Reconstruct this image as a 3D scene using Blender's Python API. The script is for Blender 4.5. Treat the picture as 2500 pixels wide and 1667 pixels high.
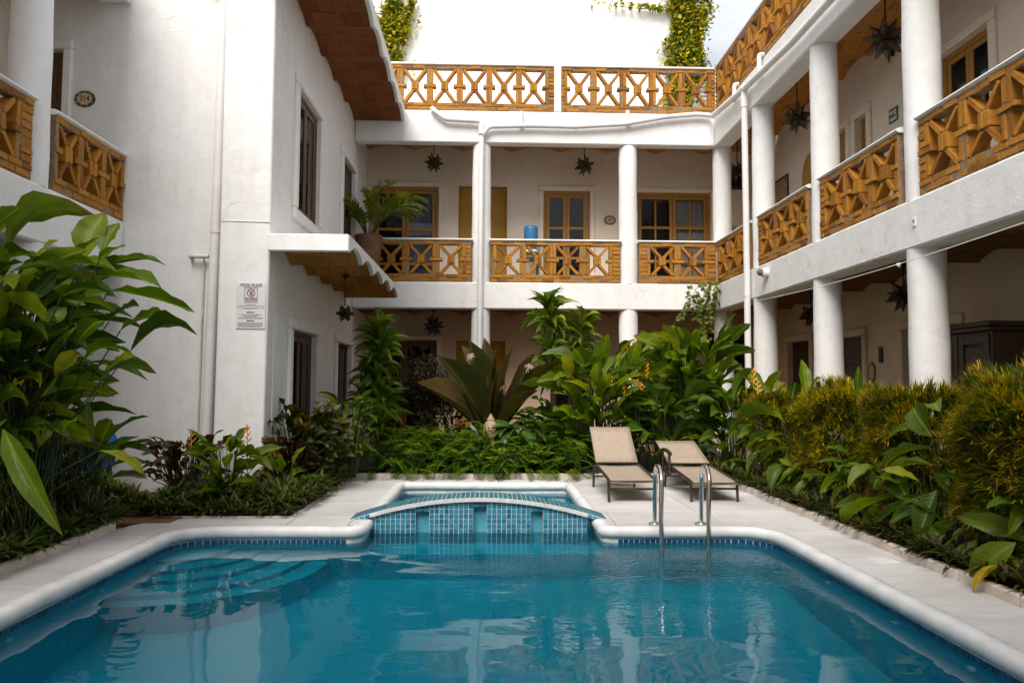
import bpy, math, random
import numpy as np
from mathutils import Vector, Matrix, Euler
PI = math.pi
SC = bpy.context.scene
COL = SC.collection
for ob in list(bpy.data.objects):
    bpy.data.objects.remove(ob)

# ------------------------------------------------------------------ camera
H = 1.40
YAW, PITCH, ROLL = 0.0311, 0.0569, -0.0053
c_, s_ = math.cos(YAW), math.sin(YAW)
cp_, sp_ = math.cos(PITCH), math.sin(PITCH)
right = Vector((c_, -s_, 0))
fwd = Vector((s_ * cp_, c_ * cp_, sp_))
up = Vector((-s_ * sp_, -c_ * sp_, cp_))
r2 = right * math.cos(ROLL) - up * math.sin(ROLL)
u2 = right * math.sin(ROLL) + up * math.cos(ROLL)
cd = bpy.data.cameras.new('camera')
cam = bpy.data.objects.new('camera', cd)
COL.objects.link(cam)
m = Matrix.Identity(4)
for i in range(3):
    m[i][0], m[i][1], m[i][2] = r2[i], u2[i], -fwd[i]
m[0][3], m[1][3], m[2][3] = 0, 0, H
cam.matrix_world = m
cd.sensor_width = 36.0
cd.lens = 1820.26 / 2500 * 36.0
cd.clip_start = 0.05
cd.clip_end = 800
SC.camera = cam

# ------------------------------------------------------------------ sky, sun, exposure
SUN_EL, SUN_AZ = 49.0, 200.0     # azimuth clockwise from +Y: the sun stands high behind the camera, veiled by cloud
world = bpy.data.worlds.new('World')
SC.world = world
world.use_nodes = True
nt = world.node_tree
nt.nodes.clear()
sky = nt.nodes.new('ShaderNodeTexSky')
sky.sky_type = 'NISHITA'
sky.sun_disc = False
sky.sun_elevation = math.radians(SUN_EL)
sky.sun_rotation = math.radians(SUN_AZ)
sky.air_density = 1.2
sky.dust_density = 3.0
hs = nt.nodes.new('ShaderNodeHueSaturation')
hs.inputs['Saturation'].default_value = 0.75
nt.links.new(sky.outputs[0], hs.inputs['Color'])
tc = nt.nodes.new('ShaderNodeTexCoord')
mp = nt.nodes.new('ShaderNodeMapping')
mp.inputs['Scale'].default_value = (1.0, 1.0, 2.2)
nt.links.new(tc.outputs['Generated'], mp.inputs['Vector'])
nz = nt.nodes.new('ShaderNodeTexNoise')
nz.inputs['Scale'].default_value = 3.2
nz.inputs['Detail'].default_value = 6
nz.inputs['Roughness'].default_value = 0.55
nt.links.new(mp.outputs[0], nz.inputs['Vector'])
cr = nt.nodes.new('ShaderNodeMapRange')
cr.inputs['From Min'].default_value = 0.35
cr.inputs['From Max'].default_value = 0.65
cr.inputs['To Min'].default_value = 0.30
cr.inputs['To Max'].default_value = 0.85
nt.links.new(nz.outputs['Fac'], cr.inputs['Value'])
mx = nt.nodes.new('ShaderNodeMixRGB')
mx.inputs['Color2'].default_value = (8.4, 8.6, 8.9, 1)   # cloud deck, in the sky texture's own (bright) units
nt.links.new(cr.outputs[0], mx.inputs['Fac'])
nt.links.new(hs.outputs[0], mx.inputs['Color1'])
bg = nt.nodes.new('ShaderNodeBackground')
bg.inputs['Strength'].default_value = 0.09
nt.links.new(mx.outputs[0], bg.inputs['Color'])
wo = nt.nodes.new('ShaderNodeOutputWorld')
nt.links.new(bg.outputs[0], wo.inputs['Surface'])

sl = bpy.data.lights.new('sun', 'SUN')
sl.energy = 2.7
sl.angle = math.radians(36)
sl.color = (1.0, 0.955, 0.90)
sun = bpy.data.objects.new('sun', sl)
COL.objects.link(sun)
sd = Vector((math.sin(math.radians(SUN_AZ)) * math.cos(math.radians(SUN_EL)),
             math.cos(math.radians(SUN_AZ)) * math.cos(math.radians(SUN_EL)), math.sin(math.radians(SUN_EL))))
sun.rotation_euler = sd.to_track_quat('Z', 'Y').to_euler()
sun.location = (0, 0, 30)

SC.view_settings.view_transform = 'Standard'
SC.view_settings.look = 'None'
SC.view_settings.gamma = 1
SC.view_settings.use_curve_mapping = False
SC.view_settings.exposure = 0.73
SC.cycles.max_bounces = 8
SC.cycles.diffuse_bounces = 4
SC.cycles.glossy_bounces = 3
SC.cycles.transmission_bounces = 6
SC.cycles.volume_bounces = 2
SC.cycles.transparent_max_bounces = 12
SC.cycles.caustics_reflective = False
SC.cycles.caustics_refractive = True

# ------------------------------------------------------------------ materials
def newmat(name):
    mt = bpy.data.materials.new(name)
    mt.use_nodes = True
    t = mt.node_tree
    t.nodes.clear()
    o = t.nodes.new('ShaderNodeOutputMaterial')
    b = t.nodes.new('ShaderNodeBsdfPrincipled')
    t.links.new(b.outputs[0], o.inputs['Surface'])
    return mt, t, b, o

def nd(t, kind, **kw):
    n = t.nodes.new(kind)
    for k, v in kw.items():
        if k in n.inputs:
            n.inputs[k].default_value = v
        else:
            setattr(n, k, v)
    return n

def ln(t, a, b):
    t.links.new(a, b)

def coords(t, scale=(1, 1, 1), which='Object'):
    a = nd(t, 'ShaderNodeTexCoord')
    g = nd(t, 'ShaderNodeMapping')
    g.inputs['Scale'].default_value = scale
    ln(t, a.outputs[which], g.inputs['Vector'])
    return g.outputs[0]

def noise(t, vec, scale, detail=4, rough=0.55):
    n = nd(t, 'ShaderNodeTexNoise')
    n.inputs['Scale'].default_value = scale
    n.inputs['Detail'].default_value = detail
    n.inputs['Roughness'].default_value = rough
    if vec is not None:
        ln(t, vec, n.inputs['Vector'])
    return n.outputs['Fac']

def ramp(t, fac, stops):
    r = nd(t, 'ShaderNodeValToRGB')
    e = r.color_ramp.elements
    while len(e) < len(stops):
        e.new(0.5)
    for q, (p, col) in zip(e, stops):
        q.position = p
        q.color = (*col, 1)
    ln(t, fac, r.inputs['Fac'])
    return r.outputs['Color']

def mix(t, fac, a, b, kind='MIX'):
    n = nd(t, 'ShaderNodeMixRGB', blend_type=kind)
    for k, v in (('Fac', fac), ('Color1', a), ('Color2', b)):
        if isinstance(v, (int, float)):
            n.inputs[k].default_value = v
        elif isinstance(v, tuple):
            n.inputs[k].default_value = (*v, 1)
        else:
            ln(t, v, n.inputs[k])
    return n.outputs[0]

def bump(t, b, fac, strength, dist=0.01):
    n = nd(t, 'ShaderNodeBump')
    n.inputs['Strength'].default_value = strength
    n.inputs['Distance'].default_value = dist
    ln(t, fac, n.inputs['Height'])
    ln(t, n.outputs[0], b.inputs['Normal'])
    return n

def simple(name, col, rough=0.6, metal=0.0, var=0.15, scale=8, bstr=0.15, spec=0.5, bscale=None):
    mt, t, b, o = newmat(name)
    v = coords(t)
    f = noise(t, v, scale)
    lo = tuple(x * (1 - var) for x in col)
    hi = tuple(min(1, x * (1 + var)) for x in col)
    ln(t, ramp(t, f, [(0.3, lo), (0.7, hi)]), b.inputs['Base Color'])
    b.inputs['Roughness'].default_value = rough
    b.inputs['Metallic'].default_value = metal
    b.inputs['Specular IOR Level'].default_value = spec
    if bstr:
        bump(t, b, noise(t, v, bscale or scale * 6), bstr, 0.005)
    return mt

def plaster(name, base=(0.80, 0.785, 0.765), warm=(0.76, 0.70, 0.64), stain=0.5):
    mt, t, b, o = newmat(name)
    g = nd(t, 'ShaderNodeNewGeometry')
    v = g.outputs['Position']
    f1 = noise(t, v, 0.9, 5, 0.6)
    c1 = ramp(t, f1, [(0.38, base), (0.72, warm)])
    f2 = noise(t, v, 3.7, 6, 0.65)
    c2 = mix(t, 1.0, c1, ramp(t, f2, [(0.3, (0.93, 0.92, 0.91)), (0.62, (1, 1, 1))]), 'MULTIPLY')
    # rain streaks: stretched vertically
    mp = nd(t, 'ShaderNodeMapping')
    mp.inputs['Scale'].default_value = (5.0, 5.0, 0.35)
    ln(t, v, mp.inputs['Vector'])
    f3 = noise(t, mp.outputs[0], 1.6, 5, 0.6)
    c3 = mix(t, stain, c2, mix(t, 1.0, c2, ramp(t, f3, [(0.36, (0.83, 0.79, 0.74)), (0.52, (1, 1, 1))]), 'MULTIPLY'))
    vo = nd(t, 'ShaderNodeTexVoronoi', feature='DISTANCE_TO_EDGE')
    vo.inputs['Scale'].default_value = 0.55
    wv = nd(t, 'ShaderNodeVectorMath', operation='ADD')
    wn = nd(t, 'ShaderNodeTexNoise')
    wn.inputs['Scale'].default_value = 2.2
    wn.inputs['Detail'].default_value = 5
    ln(t, v, wn.inputs['Vector'])
    ln(t, v, wv.inputs[0])
    ln(t, wn.outputs['Color'], wv.inputs[1])
    ln(t, wv.outputs[0], vo.inputs['Vector'])
    cm = nd(t, 'ShaderNodeMath', operation='MULTIPLY')
    ln(t, ramp(t, vo.outputs['Distance'], [(0.0, (1, 1, 1)), (0.006, (0, 0, 0))]), cm.inputs[0])
    ln(t, ramp(t, f1, [(0.50, (0, 0, 0)), (0.62, (0.55, 0.55, 0.55))]), cm.inputs[1])
    c3 = mix(t, cm.outputs[0], c3, (0.42, 0.37, 0.32))
    ln(t, c3, b.inputs['Base Color'])
    b.inputs['Roughness'].default_value = 0.85
    b.inputs['Specular IOR Level'].default_value = 0.25
    fb = noise(t, v, 42, 4, 0.6)
    fb2 = noise(t, v, 6, 3, 0.5)
    a = nd(t, 'ShaderNodeMath', operation='MULTIPLY_ADD')
    ln(t, fb2, a.inputs[0])
    a.inputs[1].default_value = 2.5
    ln(t, fb, a.inputs[2])
    bump(t, b, a.outputs[0], 0.28, 0.012)
    return mt

M = {}
M['plaster'] = plaster('white_plaster', (0.835, 0.825, 0.81), (0.81, 0.785, 0.76), 0.2)
M['plaster_in'] = plaster('bounce_tinted_plaster', (0.79, 0.71, 0.61), (0.75, 0.65, 0.53), 0.12)  # white walls: the cream tint carries the warm bounced light of the galleries
M['plaster_low_shade'] = plaster('shade_tinted_plaster', (0.70, 0.56, 0.42), (0.64, 0.49, 0.35), 0.15)  # darker, browner copy of the corridor plaster: ground-floor shade is in the colour
M['plaster_roof'] = plaster('rooftop_plaster', (0.87, 0.865, 0.86), (0.84, 0.83, 0.82), 0.12)
M['ochre'] = simple('ochre_paint', (0.42, 0.235, 0.03), 0.8, var=0.12, scale=3, bstr=0.1)

def brick_mat(name, lo, hi, dark):
    mt, t, b, o = newmat(name)
    oi = nd(t, 'ShaderNodeObjectInfo')
    g = nd(t, 'ShaderNodeNewGeometry')
    v = g.outputs['Position']
    c = ramp(t, oi.outputs['Random'], [(0.0, lo), (0.55, hi), (1.0, dark)])
    f = noise(t, v, 17, 6, 0.7)
    c = mix(t, 1.0, c, ramp(t, f, [(0.28, (0.62, 0.58, 0.52)), (0.5, (1, 1, 1)), (0.78, (1.12, 1.1, 1.05))]), 'MULTIPLY')
    f2 = noise(t, v, 60, 3, 0.6)
    c = mix(t, ramp(t, f2, [(0.64, (0, 0, 0)), (0.74, (0.5, 0.5, 0.5))]), c, (0.25, 0.16, 0.08))
    ln(t, c, b.inputs['Base Color'])
    b.inputs['Roughness'].default_value = 0.82
    b.inputs['Specular IOR Level'].default_value = 0.3
    bump(t, b, f, 0.5, 0.012)
    return mt
M['brick'] = brick_mat('orange_brick', (0.36, 0.145, 0.013), (0.44, 0.19, 0.018), (0.21, 0.078, 0.010))
M['brick_vault'] = brick_mat('vault_brick', (0.20, 0.062, 0.016), (0.235, 0.076, 0.019), (0.165, 0.050, 0.014))
M['brick_vault_gold'] = brick_mat('vault_brick_golden', (0.42, 0.18, 0.035), (0.47, 0.21, 0.04), (0.33, 0.13, 0.028))
M['mortar'] = simple('brown_mortar', (0.25, 0.165, 0.095), 0.95, var=0.3, scale=20, bstr=0.5)
M['mortar_dark'] = simple('dark_mortar', (0.15, 0.07, 0.035), 0.95, var=0.3, scale=14, bstr=0.4)

def vault_mat(name='ceiling_brick', k=1.0):
    mt, t, b, o = newmat(name)
    a = nd(t, 'ShaderNodeTexCoord')
    br = nd(t, 'ShaderNodeTexBrick')
    br.inputs['Scale'].default_value = 1.0
    br.inputs['Mortar Size'].default_value = 0.008
    br.inputs['Brick Width'].default_value = 0.28
    br.inputs['Row Height'].default_value = 0.14
    br.inputs['Color1'].default_value = (0.50 * k, 0.23 * k, 0.04 * k, 1)
    br.inputs['Color2'].default_value = (0.40 * k, 0.17 * k, 0.03 * k, 1)
    br.inputs['Mortar'].default_value = (0.2, 0.12, 0.06, 1)
    ln(t, a.outputs['UV'], br.inputs['Vector'])
    f = noise(t, a.outputs['Object'], 9, 5)
    ln(t, mix(t, 1.0, br.outputs['Color'], ramp(t, f, [(0.25, (0.6, 0.55, 0.5)), (0.6, (1, 1, 1))]), 'MULTIPLY'), b.inputs['Base Color'])
    b.inputs['Roughness'].default_value = 0.85
    bump(t, b, br.outputs['Fac'], -0.4, 0.01)
    return mt
M['ceiling'] = vault_mat()
M['ceiling_low_shade'] = vault_mat('shade_tinted_ceiling_brick', 0.38)  # darkened copy of the gallery ceiling, with the ground-floor shade in its colour

def wood(name, lo, hi, rough=0.5, axis=(2.0, 2.0, 0.25)):
    mt, t, b, o = newmat(name)
    g = nd(t, 'ShaderNodeNewGeometry')
    mp = nd(t, 'ShaderNodeMapping')
    mp.inputs['Scale'].default_value = axis
    ln(t, g.outputs['Position'], mp.inputs['Vector'])
    f = noise(t, mp.outputs[0], 22, 5, 0.65)
    ln(t, ramp(t, f, [(0.3, lo), (0.7, hi)]), b.inputs['Base Color'])
    b.inputs['Roughness'].default_value = rough
    bump(t, b, f, 0.12, 0.004)
    return mt
M['wood'] = wood('honey_wood', (0.27, 0.125, 0.012), (0.43, 0.215, 0.024))
M['wood_dark'] = wood('dark_wood', (0.022, 0.012, 0.008), (0.06, 0.032, 0.018), 0.45)
M['wood_mid'] = wood('brown_wood', (0.07, 0.03, 0.008), (0.13, 0.06, 0.015), 0.5)

def glass(name, tint=0.80):
    mt, t, b, o = newmat(name)
    tr = nd(t, 'ShaderNodeBsdfTransparent')
    tr.inputs['Color'].default_value = (tint, tint, tint, 1)
    gl = nd(t, 'ShaderNodeBsdfGlossy')
    gl.inputs['Roughness'].default_value = 0.03
    fr = nd(t, 'ShaderNodeFresnel')
    fr.inputs['IOR'].default_value = 1.32
    ms = nd(t, 'ShaderNodeMixShader')
    ln(t, fr.outputs[0], ms.inputs[0])
    ln(t, tr.outputs[0], ms.inputs[1])
    ln(t, gl.outputs[0], ms.inputs[2])
    ln(t, ms.outputs[0], o.inputs['Surface'])
    return mt
M['glass'] = glass('window_glass')
M['interior'] = simple('unlit_room_black', (0.012, 0.011, 0.010), 0.9, bstr=0)  # near-black colour paints the darkness of the unlit rooms behind the panes

def fabric(name, col, fold=True):
    mt, t, b, o = newmat(name)
    g = nd(t, 'ShaderNodeNewGeometry')
    mp = nd(t, 'ShaderNodeMapping')
    mp.inputs['Scale'].default_value = (9, 9, 0.5)
    ln(t, g.outputs['Position'], mp.inputs['Vector'])
    f = noise(t, mp.outputs[0], 2.2, 3)
    ln(t, ramp(t, f, [(0.3, tuple(x * 0.75 for x in col)), (0.7, col)]), b.inputs['Base Color'])
    b.inputs['Roughness'].default_value = 0.9
    bump(t, b, f, 0.6, 0.03)
    return mt
M['curtain_white'] = fabric('white_curtain', (0.72, 0.71, 0.70))
M['curtain_grey'] = fabric('grey_curtain', (0.34, 0.31, 0.27))
M['curtain_blue'] = fabric('blue_curtain', (0.30, 0.33, 0.48))

def deck_mat():
    mt, t, b, o = newmat('pale_marble_slab')
    oi = nd(t, 'ShaderNodeObjectInfo')
    g = nd(t, 'ShaderNodeNewGeometry')
    mp = nd(t, 'ShaderNodeMapping')
    mp.inputs['Scale'].default_value = (0.55, 4.5, 1)
    ln(t, g.outputs['Position'], mp.inputs['Vector'])
    f = noise(t, mp.outputs[0], 3.0, 7, 0.65)
    c = ramp(t, f, [(0.22, (0.47, 0.43, 0.40)), (0.40, (0.61, 0.585, 0.565)), (0.7, (0.68, 0.665, 0.655))])
    f2 = noise(t, g.outputs['Position'], 1.3, 5, 0.6)
    c = mix(t, 1.0, c, ramp(t, f2, [(0.3, (0.80, 0.77, 0.73)), (0.6, (1, 1, 1))]), 'MULTIPLY')
    hv = nd(t, 'ShaderNodeHueSaturation')
    mr = nd(t, 'ShaderNodeMapRange')
    mr.inputs['To Min'].default_value = 0.93
    mr.inputs['To Max'].default_value = 1.04
    ln(t, oi.outputs['Random'], mr.inputs['Value'])
    ln(t, mr.outputs[0], hv.inputs['Value'])
    ln(t, c, hv.inputs['Color'])
    ln(t, hv.outputs[0], b.inputs['Base Color'])
    b.inputs['Roughness'].default_value = 0.55
    bump(t, b, f, 0.15, 0.004)
    return mt
M['deck'] = deck_mat()
M['coping'] = simple('white_coping', (0.70, 0.685, 0.675), 0.6, var=0.13, scale=5, bstr=0.25, bscale=22)
M['deck_joint'] = simple('deck_joint_mortar', (0.22, 0.18, 0.145), 0.9, var=0.25, scale=9, bstr=0.2)
M['kerb'] = simple('kerb_plaster', (0.66, 0.57, 0.50), 0.85, var=0.16, scale=7, bstr=0.4, bscale=24)
M['soil'] = simple('garden_soil', (0.030, 0.020, 0.013), 0.95, var=0.5, scale=12, bstr=0.8)
M['terracotta'] = simple('terracotta_tile', (0.20, 0.075, 0.03), 0.55, var=0.3, scale=5, bstr=0.2)
M['grout_brown'] = simple('brown_grout', (0.10, 0.06, 0.035), 0.9, bstr=0.2)
M['floor_in'] = simple('corridor_floor', (0.34, 0.16, 0.06), 0.6, var=0.25, scale=4, bstr=0.1)

def pool_mat():
    mt, t, b, o = newmat('pool_mosaic')
    a = nd(t, 'ShaderNodeTexCoord')
    br = nd(t, 'ShaderNodeTexBrick')
    br.offset = 0.0
    br.inputs['Scale'].default_value = 1.0
    br.inputs['Mortar Size'].default_value = 0.0035
    br.inputs['Brick Width'].default_value = 0.05
    br.inputs['Row Height'].default_value = 0.05
    br.inputs['Color1'].default_value = (0.005, 0.37, 0.50, 1)
    br.inputs['Color2'].default_value = (0.007, 0.40, 0.53, 1)
    br.inputs['Mortar'].default_value = (0.02, 0.44, 0.56, 1)
    ln(t, a.outputs['UV'], br.inputs['Vector'])
    f = noise(t, a.outputs['Object'], 0.8, 3)
    ln(t, mix(t, 1.0, br.outputs['Color'], ramp(t, f, [(0.3, (0.85, 0.9, 0.92)), (0.7, (1.05, 1.05, 1.02))]), 'MULTIPLY'), b.inputs['Base Color'])
    b.inputs['Roughness'].default_value = 0.4
    return mt
M['pool'] = pool_mat()

def tile_mat(name, stops):
    mt, t, b, o = newmat(name)
    oi = nd(t, 'ShaderNodeObjectInfo')
    c = ramp(t, oi.outputs['Random'], stops)
    g = nd(t, 'ShaderNodeNewGeometry')
    f = noise(t, g.outputs['Position'], 30, 3)
    ln(t, mix(t, 1.0, c, ramp(t, f, [(0.3, (0.8, 0.84, 0.86)), (0.7, (1.08, 1.06, 1.05))]), 'MULTIPLY'), b.inputs['Base Color'])
    b.inputs['Roughness'].default_value = 0.25
    return mt
M['tile'] = tile_mat('glazed_blue_tile', [(0, (0.022, 0.165, 0.265)), (0.35, (0.035, 0.235, 0.345)), (0.7, (0.048, 0.30, 0.41)), (1, (0.016, 0.13, 0.23))])
M['tile_navy'] = tile_mat('navy_waterline_tile', [(0, (0.008, 0.075, 0.17)), (0.5, (0.012, 0.11, 0.23)), (1, (0.006, 0.055, 0.13))])
M['tile_pale'] = tile_mat('pale_blue_tile', [(0, (0.06, 0.20, 0.255)), (0.5, (0.085, 0.25, 0.30)), (1, (0.045, 0.16, 0.21))])
M['grout'] = simple('pale_grout', (0.70, 0.69, 0.66), 0.85, var=0.15, scale=12, bstr=0.3)
M['teal_render'] = simple('teal_render', (0.07, 0.33, 0.42), 0.7, var=0.25, scale=6, bstr=0.3)

def water_mat():
    mt, t, b, o = newmat('pool_water')
    g = nd(t, 'ShaderNodeNewGeometry')
    mp = nd(t, 'ShaderNodeMapping')
    mp.inputs['Scale'].default_value = (1.0, 1.7, 1.0)
    ln(t, g.outputs['Position'], mp.inputs['Vector'])
    n1 = noise(t, mp.outputs[0], 0.9, 1, 0.4)
    n2 = noise(t, mp.outputs[0], 4.0, 1, 0.4)
    n3 = noise(t, mp.outputs[0], 13.0, 2, 0.5)
    # livelier ripples around the ladder and the bridge
    vd = nd(t, 'ShaderNodeVectorMath', operation='DISTANCE')
    vd.inputs[1].default_value = (1.75, 6.9, -0.15)
    ln(t, g.outputs['Position'], vd.inputs[0])
    mr = nd(t, 'ShaderNodeMapRange')
    mr.inputs['From Min'].default_value = 0.2
    mr.inputs['From Max'].default_value = 2.4
    mr.inputs['To Min'].default_value = 0.30
    mr.inputs['To Max'].default_value = 0.004
    ln(t, vd.outputs['Value'], mr.inputs['Value'])
    m3 = nd(t, 'ShaderNodeMath', operation='MULTIPLY')
    ln(t, n3, m3.inputs[0])
    ln(t, mr.outputs[0], m3.inputs[1])
    a1 = nd(t, 'ShaderNodeMath', operation='MULTIPLY_ADD')
    ln(t, n2, a1.inputs[0])
    a1.inputs[1].default_value = 0.075
    ln(t, m3.outputs[0], a1.inputs[2])
    a2 = nd(t, 'ShaderNodeMath', operation='MULTIPLY_ADD')
    ln(t, n1, a2.inputs[0])
    a2.inputs[1].default_value = 0.9
    ln(t, a1.outputs[0], a2.inputs[2])
    bp = nd(t, 'ShaderNodeBump')
    bp.inputs['Strength'].default_value = 1.0
    bp.inputs['Distance'].default_value = 0.025
    ln(t, a2.outputs[0], bp.inputs['Height'])
    tr = nd(t, 'ShaderNodeBsdfRefraction')
    tr.inputs['Color'].default_value = (0.72, 0.95, 1.0, 1)
    tr.inputs['Roughness'].default_value = 0.0
    tr.inputs['IOR'].default_value = 1.333
    ln(t, bp.outputs[0], tr.inputs['Normal'])
    gl = nd(t, 'ShaderNodeBsdfGlossy')
    gl.inputs['Roughness'].default_value = 0.0
    ln(t, bp.outputs[0], gl.inputs['Normal'])
    fr = nd(t, 'ShaderNodeFresnel')
    fr.inputs['IOR'].default_value = 1.44
    ln(t, bp.outputs[0], fr.inputs['Normal'])
    ms = nd(t, 'ShaderNodeMixShader')
    ln(t, fr.outputs[0], ms.inputs[0])
    ln(t, tr.outputs[0], ms.inputs[1])
    ln(t, gl.outputs[0], ms.inputs[2])
    ln(t, ms.outputs[0], o.inputs['Surface'])
    vs = nd(t, 'ShaderNodeVolumeScatter')
    vs.inputs['Color'].default_value = (0.03, 0.70, 0.90, 1)
    vs.inputs['Density'].default_value = 0.12
    va = nd(t, 'ShaderNodeVolumeAbsorption')
    va.inputs['Color'].default_value = (0.0, 0.72, 0.86, 1)
    va.inputs['Density'].default_value = 0.09
    ad = nd(t, 'ShaderNodeAddShader')
    ln(t, vs.outputs[0], ad.inputs[0])
    ln(t, va.outputs[0], ad.inputs[1])
    ln(t, ad.outputs[0], o.inputs['Volume'])
    return mt
M['water'] = water_mat()
M['pvc'] = simple('white_pvc', (0.76, 0.735, 0.71), 0.45, var=0.07, scale=3, bstr=0.05)
M['pvc_dirty'] = simple('grimy_pvc', (0.62, 0.56, 0.49), 0.6, var=0.2, scale=5, bstr=0.15)
M['steel'] = simple('brushed_steel', (0.62, 0.59, 0.55), 0.16, 1.0, var=0.05, scale=3, bstr=0)
M['bronze'] = simple('bronze_frame', (0.075, 0.055, 0.042), 0.4, 0.6, var=0.2, scale=9, bstr=0.1)
M['iron'] = simple('dark_iron', (0.02, 0.016, 0.013), 0.5, 0.7, var=0.3, scale=9, bstr=0.1)
M['amber_glass'] = simple('smoked_lantern_glass', (0.10, 0.068, 0.04), 0.22, var=0.4, scale=14, bstr=0.1)
M['stone'] = simple('weathered_stone', (0.33, 0.235, 0.15), 0.9, var=0.35, scale=22, bstr=0.6)
M['black'] = simple('black_paint', (0.012, 0.012, 0.012), 0.5, bstr=0)
M['ink'] = simple('grey_ink', (0.06, 0.055, 0.055), 0.8, bstr=0)
M['ink_blue'] = simple('navy_ink', (0.02, 0.03, 0.14), 0.8, bstr=0)
M['ink_red'] = simple('red_ink', (0.30, 0.02, 0.04), 0.8, bstr=0)
M['paper'] = simple('sign_panel', (0.70, 0.665, 0.65), 0.5, var=0.03, scale=3, bstr=0)
M['paper_inner'] = simple('sign_pictogram_ground', (0.66, 0.60, 0.64), 0.5, var=0.02, scale=3, bstr=0)
M['green_sign'] = simple('green_sign', (0.012, 0.13, 0.055), 0.45, var=0.05, scale=3, bstr=0)
M['white_ink'] = simple('white_ink', (0.75, 0.75, 0.72), 0.6, bstr=0)
M['talavera'] = simple('cream_glaze', (0.55, 0.38, 0.22), 0.3, var=0.12, scale=20, bstr=0)
M['talavera_rim'] = simple('dark_glaze', (0.05, 0.035, 0.03), 0.3, var=0.5, scale=40, bstr=0)
M['talavera_green'] = simple('green_glaze', (0.06, 0.10, 0.03), 0.3, var=0.3, scale=30, bstr=0)
M['blue_water'] = simple('blue_plastic', (0.05, 0.20, 0.42), 0.15, var=0.08, scale=3, bstr=0)
M['blue_chair'] = simple('blue_chair_plastic', (0.02, 0.13, 0.42), 0.35, var=0.05, scale=3, bstr=0)
M['red_paint'] = simple('red_paint', (0.4, 0.015, 0.012), 0.35, bstr=0)
M['clay'] = simple('clay_pot', (0.17, 0.085, 0.040), 0.8, var=0.3, scale=8, bstr=0.3)
M['picture'] = simple('picture_print', (0.30, 0.22, 0.12), 0.5, var=0.8, scale=16, bstr=0)
M['stem'] = simple('green_stem', (0.028, 0.045, 0.008), 0.6, var=0.3, scale=9, bstr=0.1)
M['bark'] = simple('grey_bark', (0.12, 0.085, 0.05), 0.9, var=0.35, scale=14, bstr=0.5)

def sling_mat():
    mt, t, b, o = newmat('sling_fabric')
    a = nd(t, 'ShaderNodeTexCoord')
    m1 = nd(t, 'ShaderNodeMapping')
    m1.inputs['Scale'].default_value = (260, 14, 14)
    ln(t, a.outputs['Object'], m1.inputs['Vector'])
    m2 = nd(t, 'ShaderNodeMapping')
    m2.inputs['Scale'].default_value = (12, 170, 170)
    ln(t, a.outputs['Object'], m2.inputs['Vector'])
    f1 = noise(t, m1.outputs[0], 1.0, 2)
    f2 = noise(t, m2.outputs[0], 1.0, 2)
    ad = nd(t, 'ShaderNodeMath', operation='ADD')
    ln(t, f1, ad.inputs[0])
    ln(t, f2, ad.inputs[1])
    hf = nd(t, 'ShaderNodeMath', operation='MULTIPLY')
    ln(t, ad.outputs[0], hf.inputs[0])
    hf.inputs[1].default_value = 0.5
    c = ramp(t, hf.outputs[0], [(0.34, (0.25, 0.19, 0.14)), (0.5, (0.345, 0.268, 0.20)), (0.66, (0.42, 0.33, 0.25))])
    ln(t, c, b.inputs['Base Color'])
    b.inputs['Roughness'].default_value = 0.75
    return mt
M['sling'] = sling_mat()

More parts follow.
